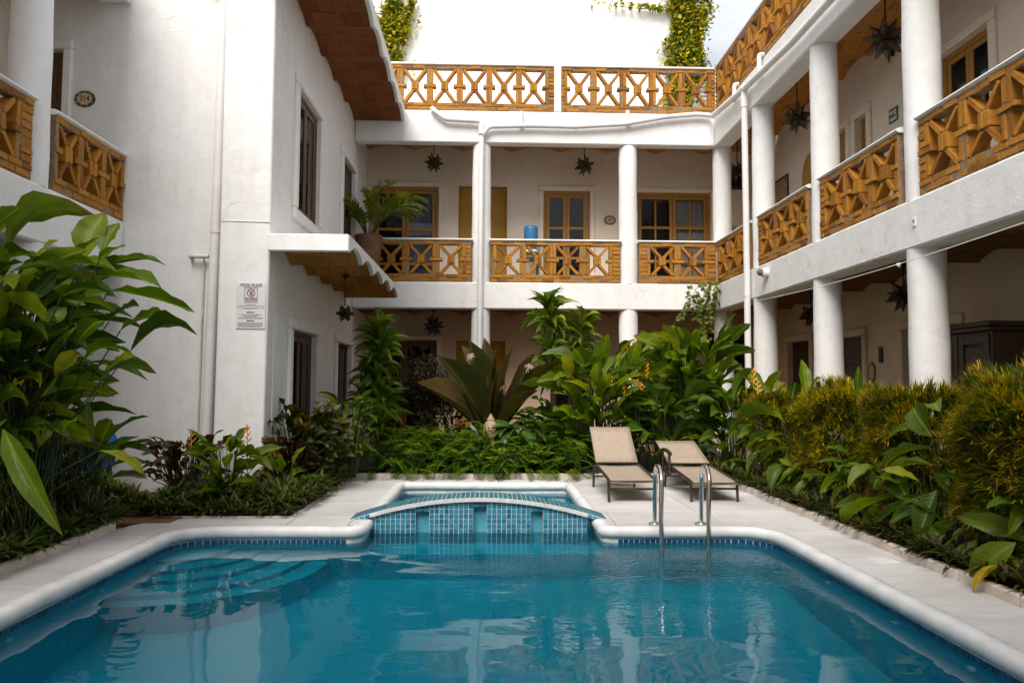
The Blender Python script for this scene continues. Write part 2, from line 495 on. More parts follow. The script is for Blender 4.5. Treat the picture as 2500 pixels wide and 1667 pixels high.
def leaf_mat(name, lo, hi, alt, rib, rough=0.38, trans=0.35, altpos=0.93, veins=70, under=None):
    """single big leaves: colour by object, pale midrib and fine side veins from the leaf's own UV"""
    mt, t, b, o = newmat(name)
    oi = nd(t, 'ShaderNodeObjectInfo')
    c = ramp(t, oi.outputs['Random'], [(0.0, lo), (altpos - 0.12, hi), (altpos, hi), (1.0, alt)])
    a = nd(t, 'ShaderNodeTexCoord')
    sx = nd(t, 'ShaderNodeSeparateXYZ')
    ln(t, a.outputs['UV'], sx.inputs[0])
    d = nd(t, 'ShaderNodeMath', operation='SUBTRACT')
    ln(t, sx.outputs[0], d.inputs[0])
    d.inputs[1].default_value = 0.5
    ab = nd(t, 'ShaderNodeMath', operation='ABSOLUTE')
    ln(t, d.outputs[0], ab.inputs[0])
    # diagonal side veins
    vv = nd(t, 'ShaderNodeMath', operation='MULTIPLY_ADD')
    ln(t, ab.outputs[0], vv.inputs[0])
    vv.inputs[1].default_value = -0.35
    ln(t, sx.outputs[1], vv.inputs[2])
    ve = nd(t, 'ShaderNodeMath', operation='MULTIPLY')
    ln(t, vv.outputs[0], ve.inputs[0])
    ve.inputs[1].default_value = veins
    si = nd(t, 'ShaderNodeMath', operation='SINE')
    ln(t, ve.outputs[0], si.inputs[0])
    f = noise(t, a.outputs['Object'], 5, 4)
    c = mix(t, 1.0, c, ramp(t, f, [(0.3, (0.72, 0.75, 0.7)), (0.7, (1.2, 1.15, 1.1))]), 'MULTIPLY')
    rb = ramp(t, ab.outputs[0], [(0.0, (1, 1, 1)), (0.035, (0.55, 0.55, 0.55)), (0.06, (0, 0, 0))])
    c = mix(t, rb, c, rib)
    nb = noise(t, a.outputs['Object'], 9, 3)
    tp = nd(t, 'ShaderNodeMath', operation='MULTIPLY_ADD')
    ln(t, nb, tp.inputs[0]); tp.inputs[1].default_value = 0.30; ln(t, sx.outputs[1], tp.inputs[2])
    eg = nd(t, 'ShaderNodeMath', operation='MULTIPLY_ADD')
    ln(t, ab.outputs[0], eg.inputs[0]); eg.inputs[1].default_value = 0.35; ln(t, tp.outputs[0], eg.inputs[2])
    wr = nd(t, 'ShaderNodeMath', operation='MULTIPLY_ADD')       # some leaves are scorched, some are not
    ln(t, oi.outputs['Random'], wr.inputs[0]); wr.inputs[1].default_value = 0.16; ln(t, eg.outputs[0], wr.inputs[2])
    sb = nd(t, 'ShaderNodeMath', operation='SUBTRACT')
    ln(t, wr.outputs[0], sb.inputs[0]); sb.inputs[1].default_value = 0.25
    c = mix(t, ramp(t, sb.outputs[0], [(0.0, (0, 0, 0)), (0.995, (0, 0, 0)), (1.0, (.8, .8, .8))]), c, (0.16, 0.085, 0.025))
    ln(t, c, b.inputs['Base Color'])
    b.inputs['Roughness'].default_value = rough
    b.inputs['Specular IOR Level'].default_value = 0.28
    bump(t, b, si.outputs[0], 0.12, 0.004)
    tl = nd(t, 'ShaderNodeBsdfTranslucent')
    ln(t, mix(t, 1.0, c, (1.5, 1.6, 0.5), 'MULTIPLY'), tl.inputs['Color'])
    ms = nd(t, 'ShaderNodeMixShader')
    ms.inputs[0].default_value = trans
    ln(t, b.outputs[0], ms.inputs[1])
    ln(t, tl.outputs[0], ms.inputs[2])
    ln(t, ms.outputs[0], o.inputs['Surface'])
    return mt
M['leaf_heli'] = leaf_mat('heliconia_leaf', (0.036, 0.082, 0.005), (0.135, 0.195, 0.009), (0.34, 0.31, 0.016), (0.22, 0.28, 0.03), rough=0.42, trans=0.42, altpos=0.88)
M['leaf_heli_dark'] = leaf_mat('dark_heliconia_leaf', (0.020, 0.054, 0.004), (0.080, 0.135, 0.008), (0.18, 0.21, 0.014), (0.11, 0.17, 0.02), rough=0.45, trans=0.34)
M['leaf_drac'] = leaf_mat('dracaena_leaf', (0.032, 0.075, 0.005), (0.115, 0.175, 0.010), (0.34, 0.31, 0.02), (0.17, 0.21, 0.025), rough=0.5, veins=0)
M['leaf_crinum'] = leaf_mat('crinum_leaf', (0.028, 0.034, 0.007), (0.085, 0.072, 0.016), (0.15, 0.095, 0.035), (0.10, 0.085, 0.02), rough=0.45, trans=0.25, altpos=0.70, veins=0)
M['leaf_croton'] = leaf_mat('croton_leaf', (0.020, 0.024, 0.008), (0.035, 0.060, 0.010), (0.28, 0.11, 0.02), (0.20, 0.12, 0.02), rough=0.35, trans=0.25, altpos=0.80, veins=55)
M['leaf_croton_dark'] = leaf_mat('dark_croton_leaf', (0.020, 0.012, 0.008), (0.050, 0.028, 0.012), (0.26, 0.12, 0.02), (0.16, 0.08, 0.02), rough=0.35, trans=0.2, altpos=0.85, veins=55)
M['leaf_pothos'] = leaf_mat('pothos_leaf', (0.030, 0.075, 0.010), (0.06, 0.13, 0.018), (0.18, 0.20, 0.04), (0.20, 0.25, 0.06), veins=28)
M['leaf_yellow'] = leaf_mat('yellow_leaf', (0.40, 0.26, 0.02), (0.45, 0.30, 0.02), (0.5, 0.3, 0.03), (0.5, 0.36, 0.06))
M['leaf_vine'] = leaf_mat('vine_leaf', (0.06, 0.10, 0.008), (0.15, 0.19, 0.014), (0.28, 0.26, 0.02), (0.12, 0.17, 0.03), veins=0)
M['leaf_palm'] = leaf_mat('palm_leaf', (0.10, 0.15, 0.008), (0.21, 0.25, 0.014), (0.34, 0.22, 0.03), (0.12, 0.15, 0.03), veins=0)

def foliage_mat(name, rough=0.5, trans=0.3):
    mt, t, b, o = newmat(name)
    at = nd(t, 'ShaderNodeAttribute', attribute_name='Col')
    g = nd(t, 'ShaderNodeNewGeometry')
    f = noise(t, g.outputs['Position'], 11, 3)
    c = mix(t, 1.0, at.outputs['Color'], ramp(t, f, [(0.3, (0.75, 0.78, 0.75)), (0.7, (1.15, 1.12, 1.05))]), 'MULTIPLY')
    ln(t, c, b.inputs['Base Color'])
    b.inputs['Roughness'].default_value = rough
    b.inputs['Specular IOR Level'].default_value = 0.35
    tl = nd(t, 'ShaderNodeBsdfTranslucent')
    ln(t, mix(t, 1.0, c, (1.4, 1.45, 0.6), 'MULTIPLY'), tl.inputs['Color'])
    ms = nd(t, 'ShaderNodeMixShader')
    ms.inputs[0].default_value = trans
    ln(t, b.outputs[0], ms.inputs[1])
    ln(t, tl.outputs[0], ms.inputs[2])
    ln(t, ms.outputs[0], o.inputs['Surface'])
    return mt
M['foliage'] = foliage_mat('fine_foliage')
M['flower'] = simple('orange_bract', (0.78, 0.29, 0.015), 0.5, var=0.3, scale=30, bstr=0)
M['flower_pale'] = simple('faded_blossom', (0.48, 0.36, 0.30), 0.8, var=0.35, scale=40, bstr=0)
M['flower_brown'] = simple('dry_blossom', (0.30, 0.18, 0.08), 0.9, var=0.35, scale=40, bstr=0)

# ------------------------------------------------------------------ building helpers
def thing(name, label, cat, loc=(0, 0, 0), group=None, kind=None):
    o = bpy.data.objects.new(name, None)
    COL.objects.link(o)
    o.location = loc
    o.empty_display_size = 0.2
    tag(o, label, cat, group, kind)
    return o

def tag(o, label=None, cat=None, group=None, kind=None):
    for k, v in (('label', label), ('category', cat), ('group', group), ('kind', kind)):
        if v:
            o[k] = v
    return o

def wloc(p):
    v = Vector((0, 0, 0))
    while p is not None:
        v = v + Vector(p.location)
        p = p.parent
    return v

class MB:
    """collects shapes in world coordinates; build() makes ONE mesh object relative to its parent"""
    def __init__(s):
        s.v, s.f, s.mi, s.uv = [], [], [], {}

    def add(s, vs, fs, mi=0):
        n = len(s.v)
        s.v += [tuple(p) for p in vs]
        s.f += [tuple(i + n for i in f) for f in fs]
        s.mi += [mi] * len(fs)
        return s

    def box(s, x0, x1, y0, y1, z0, z1, mi=0):
        x0, x1 = sorted((x0, x1)); y0, y1 = sorted((y0, y1)); z0, z1 = sorted((z0, z1))
        return s.add([(x0, y0, z0), (x1, y0, z0), (x1, y1, z0), (x0, y1, z0), (x0, y0, z1), (x1, y0, z1), (x1, y1, z1), (x0, y1, z1)],
                     [(0, 3, 2, 1), (4, 5, 6, 7), (0, 1, 5, 4), (1, 2, 6, 5), (2, 3, 7, 6), (3, 0, 4, 7)], mi)

    def cbox(s, x0, x1, y0, y1, z0, z1, c=0.01, mi=0):
        x0, x1 = sorted((x0, x1)); y0, y1 = sorted((y0, y1)); z0, z1 = sorted((z0, z1))
        c = min(c, (x1 - x0) * .45, (y1 - y0) * .45, (z1 - z0) * .45)
        v, f = chamfer_box((x0 + x1) / 2, (y0 + y1) / 2, (z0 + z1) / 2, x1 - x0, y1 - y0, z1 - z0, c)
        return s.add(v, f, mi)

    def tube(s, path, r, n=10, mi=0, cap=True, close=False):
        P = [Vector(p) for p in path]
        k = len(P)
        rs = r if isinstance(r, (list, tuple)) else [r] * k
        vs = []
        prev = None
        for i, p in enumerate(P):
            if close:
                d = (P[(i + 1) % k] - P[i - 1])
            else:
                d = P[min(i + 1, k - 1)] - P[max(i - 1, 0)]
            if d.length < 1e-9:
                d = Vector((0, 0, 1))
            d.normalize()
            if prev is None:
                a = Vector((0, 0, 1)) if abs(d.z) < 0.9 else Vector((1, 0, 0))
                u = d.cross(a).normalized()
            else:
                u = (prev - d * prev.dot(d))
                u = u.normalized() if u.length > 1e-6 else d.orthogonal().normalized()
            prev = u
            w = d.cross(u)
            for j in range(n):
                t = 2 * PI * j / n
                vs.append(p + (u * math.cos(t) + w * math.sin(t)) * rs[i])
        fs = []
        for i in range(k if close else k - 1):
            for j in range(n):
                a, b = i * n + j, i * n + (j + 1) % n
                i2 = (i + 1) % k
                c, d2 = i2 * n + (j + 1) % n, i2 * n + j
                fs.append((a, b, c, d2))
        if cap and not close:
            fs.append(tuple(range(n - 1, -1, -1)))
            fs.append(tuple((k - 1) * n + j for j in range(n)))
        return s.add(vs, fs, mi)

    def lathe(s, prof, cx, cy, n=24, mi=0, sx=1, sy=1):
        vs = [(cx + r * sx * math.cos(2 * PI * j / n), cy + r * sy * math.sin(2 * PI * j / n), z) for r, z in prof for j in range(n)]
        fs = []
        for i in range(len(prof) - 1):
            for j in range(n):
                fs.append((i * n + j, i * n + (j + 1) % n, (i + 1) * n + (j + 1) % n, (i + 1) * n + j))
        fs.append(tuple(range(n - 1, -1, -1)))
        fs.append(tuple((len(prof) - 1) * n + j for j in range(n)))
        return s.add(vs, fs, mi)

    def prism(s, poly, fn, d0, d1, mi=0):
        """poly (a, b) extruded from d0 to d1; fn(a, b, d) -> world point"""
        n = len(poly)
        vs = [fn(a, b, d0) for a, b in poly] + [fn(a, b, d1) for a, b in poly]
        fs = [tuple(range(n - 1, -1, -1)), tuple(range(n, 2 * n))]
        fs += [(i, (i + 1) % n, n + (i + 1) % n, n + i) for i in range(n)]
        return s.add(vs, fs, mi)

    def build(s, name, mats, parent=None, smooth=False, org=None, uvs=None, fix=True, angle=None):
        if not isinstance(mats, (list, tuple)):
            mats = [mats]
        me = bpy.data.meshes.new(name)
        if org is None:
            org = wloc(parent) if parent is not None else Vector((0, 0, 0))
            if parent is None and s.v:
                a = np.array(s.v)
                org = Vector(((a[:, 0].min() + a[:, 0].max()) / 2, (a[:, 1].min() + a[:, 1].max()) / 2, a[:, 2].min()))
        org = Vector(org)
        me.from_pydata([tuple(Vector(p) - org) for p in s.v], [], s.f)
        for q in mats:
            me.materials.append(q)
        me.polygons.foreach_set('material_index', s.mi)
        if smooth:
            me.polygons.foreach_set('use_smooth', [True] * len(me.polygons))
        if uvs:
            l = me.uv_layers.new(name='UVMap')
            l.data.foreach_set('uv', [c for uv in uvs for c in uv])
        if fix:
            import bmesh
            bm = bmesh.new(); bm.from_mesh(me)
            bmesh.ops.recalc_face_normals(bm, faces=bm.faces)
            bm.to_mesh(me); bm.free()
        if smooth and angle:
            me.set_sharp_from_angle(angle=math.radians(angle))
        o = bpy.data.objects.new(name, me)
        COL.objects.link(o)
        if parent is not None:
            o.parent = parent
            o.location = org - wloc(parent)
        else:
            o.location = org
        return o

def chamfer_box(cx, cy, cz, sx, sy, sz, c, jit=0.0, rnd=None):
    hx, hy, hz = sx / 2, sy / 2, sz / 2
    vs, idx = [], {}
    for x in (-1, 1):
        for y in (-1, 1):
            for z in (-1, 1):
                for ax in range(3):
                    p = [x * (hx - c), y * (hy - c), z * (hz - c)]
                    p[ax] = (x * hx, y * hy, z * hz)[ax]
                    if jit:
                        p = [q + rnd.uniform(-jit, jit) for q in p]
                    idx[(x, y, z, ax)] = len(vs)
                    vs.append((cx + p[0], cy + p[1], cz + p[2]))
    F = []
    I = idx
    for sg in (-1, 1):
        F.append((I[(sg, -1, -1, 0)], I[(sg, 1, -1, 0)], I[(sg, 1, 1, 0)], I[(sg, -1, 1, 0)]))
        F.append((I[(-1, sg, -1, 1)], I[(1, sg, -1, 1)], I[(1, sg, 1, 1)], I[(-1, sg, 1, 1)]))
        F.append((I[(-1, -1, sg, 2)], I[(1, -1, sg, 2)], I[(1, 1, sg, 2)], I[(-1, 1, sg, 2)]))
    for a in (-1, 1):
        for b2 in (-1, 1):
            F.append((I[(a, b2, -1, 0)], I[(a, b2, 1, 0)], I[(a, b2, 1, 1)], I[(a, b2, -1, 1)]))
            F.append((I[(a, -1, b2, 0)], I[(a, 1, b2, 0)], I[(a, 1, b2, 2)], I[(a, -1, b2, 2)]))
            F.append((I[(-1, a, b2, 1)], I[(1, a, b2, 1)], I[(1, a, b2, 2)], I[(-1, a, b2, 2)]))
    for x in (-1, 1):
        for y in (-1, 1):
            for z in (-1, 1):
                F.append((I[(x, y, z, 0)], I[(x, y, z, 1)], I[(x, y, z, 2)]))
    return vs, F

def shared_mesh(name, vs, fs, mats, smooth=False, uvs=None):
    b = MB(); b.add(vs, fs)
    o = b.build(name, mats, org=(0, 0, 0), smooth=smooth, uvs=uvs)
    me = o.data
    bpy.data.objects.remove(o)
    return me

def inst(me, name, parent, loc, rot=None, scale=(1, 1, 1)):
    """a new object sharing mesh data; loc in world; rot a 3x3 matrix"""
    o = bpy.data.objects.new(name, me)
    COL.objects.link(o)
    if parent is not None:
        o.parent = parent
        loc = Vector(loc) - wloc(parent)
    o.location = loc
    if rot is not None:
        o.rotation_euler = rot.to_euler()
    o.scale = scale
    return o

class Fr:
    """a wall's own frame: u along it, v into the building, z up"""
    def __init__(s, o, U, V):
        s.o, s.U, s.V = Vector(o), Vector(U), Vector(V)
        s.R = Matrix((s.U, s.V, Vector((0, 0, 1)))).transposed()
    def p(s, u, v, z):
        return s.o + s.U * u + s.V * v + Vector((0, 0, z))
    def box(s, b, u0, u1, v0, v1, z0, z1, c=0, mi=0):
        a, q = s.p(u0, v0, z0), s.p(u1, v1, z1)
        if c:
            b.cbox(a.x, q.x, a.y, q.y, a.z, q.z, c, mi)
        else:
            b.box(a.x, q.x, a.y, q.y, a.z, q.z, mi)

BACK = Fr((0, 15.2, 0), (1, 0, 0), (0, 1, 0))
BACKWALL = Fr((0, 16.9, 0), (1, 0, 0), (0, 1, 0))
RIGHT = Fr((4.70, 0, 0), (0, -1, 0), (1, 0, 0))
RIGHTWALL = Fr((6.15, 0, 0), (0, -1, 0), (1, 0, 0))
LEFT = Fr((-4.75, 0, 0), (0, 1, 0), (-1, 0, 0))
FRONT = Fr((0, 9.75, 0), (1, 0, 0), (0, 1, 0))
RETURN = Fr((-2.80, 0, 0), (0, 1, 0), (-1, 0, 0))

def wall(parent, fr, u0, u1, z0, z1, holes, t, mat, name='wall', v0=0.0):
    """a wall with real openings: front face, reveals and back"""
    us = sorted({u0, u1, *[h[0] for h in holes], *[h[1] for h in holes]})
    zs = sorted({z0, z1, *[h[2] for h in holes], *[h[3] for h in holes]})
    us = [x for x in us if u0 <= x <= u1]; zs = [x for x in zs if z0 <= x <= z1]
    def hole(i, j):
        if not (0 <= i < len(us) - 1 and 0 <= j < len(zs) - 1):
            return True
        a, c = (us[i] + us[i + 1]) / 2, (zs[j] + zs[j + 1]) / 2
        return any(h[0] < a < h[1] and h[2] < c < h[3] for h in holes)
    b = MB()
    for i in range(len(us) - 1):
        for j in range(len(zs) - 1):
            if hole(i, j):
                continue
            A, B_, C, D = (us[i], zs[j]), (us[i + 1], zs[j]), (us[i + 1], zs[j + 1]), (us[i], zs[j + 1])
            b.add([fr.p(a, v0, c) for a, c in (A, B_, C, D)], [(0, 1, 2, 3)])
            b.add([fr.p(a, v0 + t, c) for a, c in (A, D, C, B_)], [(0, 1, 2, 3)])
            for (p, q, ii, jj) in ((A, B_, i, j - 1), (B_, C, i + 1, j), (C, D, i, j + 1), (D, A, i - 1, j)):
                if hole(ii, jj):
                    b.add([fr.p(p[0], v0, p[1]), fr.p(p[0], v0 + t, p[1]), fr.p(q[0], v0 + t, q[1]), fr.p(q[0], v0, q[1])], [(0, 1, 2, 3)])
    import bmesh
    o = b.build(name, mat, parent, fix=False)
    bm = bmesh.new(); bm.from_mesh(o.data)
    bmesh.ops.remove_doubles(bm, verts=bm.verts, dist=1e-5)
    bmesh.ops.recalc_face_normals(bm, faces=bm.faces)
    bm.to_mesh(o.data); bm.free()
    return o

def surround(parent, fr, u0, u1, z0, z1, w=0.12, proud=0.05, sill=False, mat=None, name='plaster_surround'):
    """raised plaster moulding round an opening"""
    mat = mat or M['plaster']
    b = MB()
    fr.box(b, u0 - w, u0 - .003, -proud, 0.012, z0, z1, 0.02)
    fr.box(b, u1 + .003, u1 + w, -proud, 0.012, z0, z1, 0.02)
    fr.box(b, u0 - w, u1 + w, -proud, 0.012, z1 + .002, z1 + w, 0.02)
    if sill:
        fr.box(b, u0 - w, u1 + w, -proud, 0.012, z0 - w, z0 - .002, 0.02)
    return b.build(name, mat, parent)

def glazed(parent, fr, u0, u1, z0, z1, leaves, rails=(0.42,), v=0.08, mat=None, name='door', frame=0.06, back=None, solid_bottom=0, munt=0, depth=0.05):
    """timber door or window: frame and stiles in one mesh, every pane a child; behind it a curtain, or a black sheet standing in for the unlit room"""
    mat = mat or M['wood']
    b = MB()
    fr.box(b, u0, u0 + frame, v, v + depth + .02, z0, z1, .006)
    fr.box(b, u1 - frame, u1, v, v + depth + .02, z0, z1, .006)
    fr.box(b, u0 + frame, u1 - frame, v, v + depth + .02, z1 - frame, z1, .006)
    a0, a1 = u0 + frame + .004, u1 - frame - .004
    w = (a1 - a0) / leaves
    st = 0.075
    panes = []
    for k in range(leaves):
        l0, l1 = a0 + k * w + .003, a0 + (k + 1) * w - .003
        zt, zb = z1 - frame - .005, z0 + 0.005
        fr.box(b, l0, l0 + st, v + .012, v + depth, zb, zt, .006)
        fr.box(b, l1 - st, l1, v + .012, v + depth, zb, zt, .006)
        fr.box(b, l0 + st, l1 - st, v + .012, v + depth, zt - st, zt, .006)
        fr.box(b, l0 + st, l1 - st, v + .012, v + depth, zb, zb + st * 1.4, .006)
        cuts = [zb + st * 1.4] + [zb + (zt - zb) * q for q in rails] + [zt - st]
        for q in rails:
            zz = zb + (zt - zb) * q
            fr.box(b, l0 + st, l1 - st, v + .014, v + depth - .004, zz - .03, zz + .03, .005)
        xs = [l0 + st, l1 - st]
        if munt:
            xm = (l0 + l1) / 2
            for i in range(len(cuts) - 1):
                fr.box(b, xm - .022, xm + .022, v + .016, v + depth - .006, cuts[i] + .031, cuts[i + 1] - .031, .004)
            xs = [l0 + st, xm, l1 - st]
        for i in range(len(cuts) - 1):
            for j in range(len(xs) - 1):
                e0 = .022 if (munt and j == 1) else 0
                e1 = .022 if (munt and j == 0) else 0
                panes.append((xs[j] + e0, xs[j + 1] - e1, cuts[i] + (.03 if i else 0), cuts[i + 1] - (.03 if i < len(cuts) - 2 else 0), k))
    d = b.build(name, mat, parent)
    for (p0, p1, q0, q1, k) in panes:
        g = MB()
        fr.box(g, p0, p1, v + .026, v + .032, q0, q1)
        g.build('pane', M['glass'], d)
    g = MB()
    bm = back if isinstance(back, list) else [back] * leaves
    for k in range(leaves):
        g = MB()
        l0, l1 = a0 + k * w, a0 + (k + 1) * w
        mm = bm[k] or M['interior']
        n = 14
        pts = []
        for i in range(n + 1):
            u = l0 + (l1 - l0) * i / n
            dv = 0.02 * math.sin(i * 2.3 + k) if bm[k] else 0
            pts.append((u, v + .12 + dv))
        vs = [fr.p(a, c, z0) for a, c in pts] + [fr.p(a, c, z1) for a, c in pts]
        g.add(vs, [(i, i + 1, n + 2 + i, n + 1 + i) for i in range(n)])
        g.build('curtain' if bm[k] else 'dark_room_sheet', mm, d, fix=False, smooth=bool(bm[k]))
    return d

def text_mesh(s, size, fr, u, v, z, name, mat, parent, spacing=1.0, depth=0.0015, sx=1.0, bold=0.0):
    cu = bpy.data.curves.new(name, 'FONT')
    cu.body = s
    cu.size = size
    cu.align_x = 'CENTER'
    cu.align_y = 'CENTER'
    cu.extrude = depth
    cu.offset = bold
    cu.resolution_u = 3
    cu.space_character = spacing
    o = bpy.data.objects.new(name, cu)
    COL.objects.link(o)
    dg = bpy.context.evaluated_depsgraph_get()
    me = bpy.data.meshes.new_from_object(o.evaluated_get(dg))
    bpy.data.objects.remove(o)
    me.materials.clear()
    me.materials.append(mat)
    # text lies in its XY plane: x -> u, y -> z
    R = Matrix((fr.U, Vector((0, 0, 1)), -fr.V)).transposed()
    return inst(me, name, parent, fr.p(u, v, z), R, (sx, 1, 1))

RB = random.Random(11)
BRICKS = []
for i in range(7):
    v, f = chamfer_box(0, 0, 0, 1, 1, 1, 0.055, 0.036, RB)
    BRICKS.append(shared_mesh('brick_block', v, f, M['brick']))
VBRICKS = [shared_mesh('vault_brick_block', *chamfer_box(0, 0, 0, 1, 1, 1, 0.03, 0.012, RB), M['brick_vault']) for i in range(4)]
VBRICKS_G = [shared_mesh('vault_brick_block', *chamfer_box(0, 0, 0, 1, 1, 1, 0.03, 0.012, RB), M['brick_vault_gold']) for i in range(4)]

def brick(parent, fr, u, v, z, lu, lv, lz, ang=0.0, jit=1.0):
    R = fr.R @ Matrix.Rotation(-ang + RB.uniform(-.03, .03) * jit, 3, 'Y') @ Matrix.Rotation(RB.uniform(-.012, .012) * jit, 3, 'Z')
    k = RB.choice(BRICKS)
    return inst(k, 'brick', parent, fr.p(u, v + RB.uniform(-.010, .008) * jit, z), R,
                (lu * RB.uniform(.985, 1.012), lv, lz * RB.uniform(.97, 1.02)))

def balustrade(label, fr, u0, u1, z0, Hh, nX, pl=0.0, pr=0.0, cap='rail', D=0.13, v0=0.015, capext=0.0):
    """openwork of brick crosses between brick posts, built brick by brick"""
    base = fr.p((u0 + u1) / 2, v0 + D / 2, z0)
    t = thing('brick_balustrade', label, 'balustrade', base, 'openwork brick balustrades of the galleries and the roof terrace')
    vc = v0 + D / 2
    jt = 0.017
    mo = MB()
    zt = z0 + Hh
    hb = 0.062
    # bottom: two courses; top: one course
    rows = [z0 + jt + hb / 2, z0 + 2 * jt + hb * 1.5, zt - hb / 2 - .004]
    for ri, zz in enumerate(rows):
        L = 0.235
        off = 0.0 if ri != 0 else -L / 2
        u = u0 + off
        while u < u1 - 0.01:
            a, b_ = max(u, u0) + jt / 2, min(u + L, u1) - jt / 2
            if b_ - a > 0.04:
                brick(t, fr, (a + b_) / 2, vc, zz, b_ - a, D, hb)
            u += L
    fr.box(mo, u0, u1, v0 + .008, v0 + D - .008, z0 + .001, z0 + 2 * jt + 2 * hb + .006)
    fr.box(mo, u0, u1, v0 + .008, v0 + D - .008, zt - hb - .014, zt - .012)
    zb, zu = z0 + 2 * jt + 2 * hb + .004, zt - hb - jt
    h = zu - zb
    zm = (zb + zu) / 2
    a0, a1 = u0 + pl, u1 - pr
    P = (a1 - a0) / nX
    pb = 0.060                       # face width of a post brick
    ph = (h - 0.066) / 2
    def post(uc, left, right_):
        xs = []
        if left: xs.append(uc - pb / 2 - .006)
        if right_: xs.append(uc + pb / 2 + .006)
        for x in xs:
            for sg in (-1, 1):
                brick(t, fr, x, vc, zm + sg * (0.033 + ph / 2 + .004), pb, D, ph - .016)
        w0 = uc - (0.125 if left else -0.004)
        w1 = uc + (0.125 if right_ else -0.004)
        w0, w1 = max(w0, u0 + .003), min(w1, u1 - .003)
        brick(t, fr, (w0 + w1) / 2, vc - .006, zm, w1 - w0, D + .02, 0.06)
        x0, x1 = (uc - pb if left else uc), (uc + pb if right_ else uc)
        fr.box(mo, max(x0, u0 + .002), min(x1, u1 - .002), v0 + .007, v0 + D - .007, zb, zu)
    for k in range(nX + 1):
        uc = a0 + k * P
        post(uc, k > 0, k < nX)
    for k in range(nX):
        uc = a0 + (k + .5) * P
        bw, bh = 0.150, 0.165
        brick(t, fr, uc - bw / 4, vc - .004, zm, bw / 2 - .004, D + .006, bh, RB.uniform(-.02, .02))
        brick(t, fr, uc + bw / 4, vc - .004, zm, bw / 2 - .004, D + .006, bh, RB.uniform(-.02, .02))
        fr.box(mo, uc - bw / 2 + .022, uc + bw / 2 - .022, v0 + .014, v0 + D - .014, zm - bh / 2 - .026, zm + bh / 2 + .026)
        for sx in (-1, 1):
            for sz in (-1, 1):
                p0 = (uc + sx * 0.040, zm + sz * (bh / 2 + .016))
                p1 = (uc + sx * (P / 2 - pb - 0.030), zm + sz * (h / 2 - .012))
                L = math.hypot(p1[0] - p0[0], p1[1] - p0[1])
                ang = math.atan2(p1[1] - p0[1], p1[0] - p0[0])
                brick(t, fr, (p0[0] + p1[0]) / 2, vc, (p0[1] + p1[1]) / 2, L, D, 0.054, ang, .8)
    for (q0, q1) in ((u0, a0), (a1, u1)):
        w = q1 - q0
        if w > 0.05:
            n = max(3, round(h / 0.082))
            for i in range(n):
                zz = zb + (i + .5) * h / n
                brick(t, fr, (q0 + q1) / 2, vc, zz, w - .012, D, h / n - .016)
            fr.box(mo, q0 + .002, q1 - .002, v0 + .013, v0 + D - .013, zb, zu)
    mo.build('mortar', M['mortar'], t)
    cb = MB()
    if cap == 'rail':
        r = .034
        cb.tube([fr.p(u0 - capext, vc, zt + .032), fr.p(u1 + capext, vc, zt + .032)], r, 14)
        # flatten into an oval hand rail
        cb.v = [(Vector(p)).to_tuple() for p in cb.v]
        zz = zt + .032
        cc = fr.p(0, vc, 0)
        nv = []
        for p in cb.v:
            p = Vector(p)
            dv = (p - cc).dot(fr.V)
            p = p + fr.V * (dv * 1.7)
            p.z = zz + (p.z - zz)
            nv.append(tuple(p))
        cb.v = nv
        cb.build('hand_rail', M['plaster'], t, smooth=True, angle=50)
    else:
        fr.box(cb, u0, u1, v0 - .03, v0 + D + .03, zt + .002, zt + .045, .012)
        cb.build('coping', M['plaster'], t)
    return t

def arc_z(s, s0, pitch, rise):
    t = ((s - s0) / pitch) % 1.0
    return rise * (1 - (2 * t - 1) ** 2)

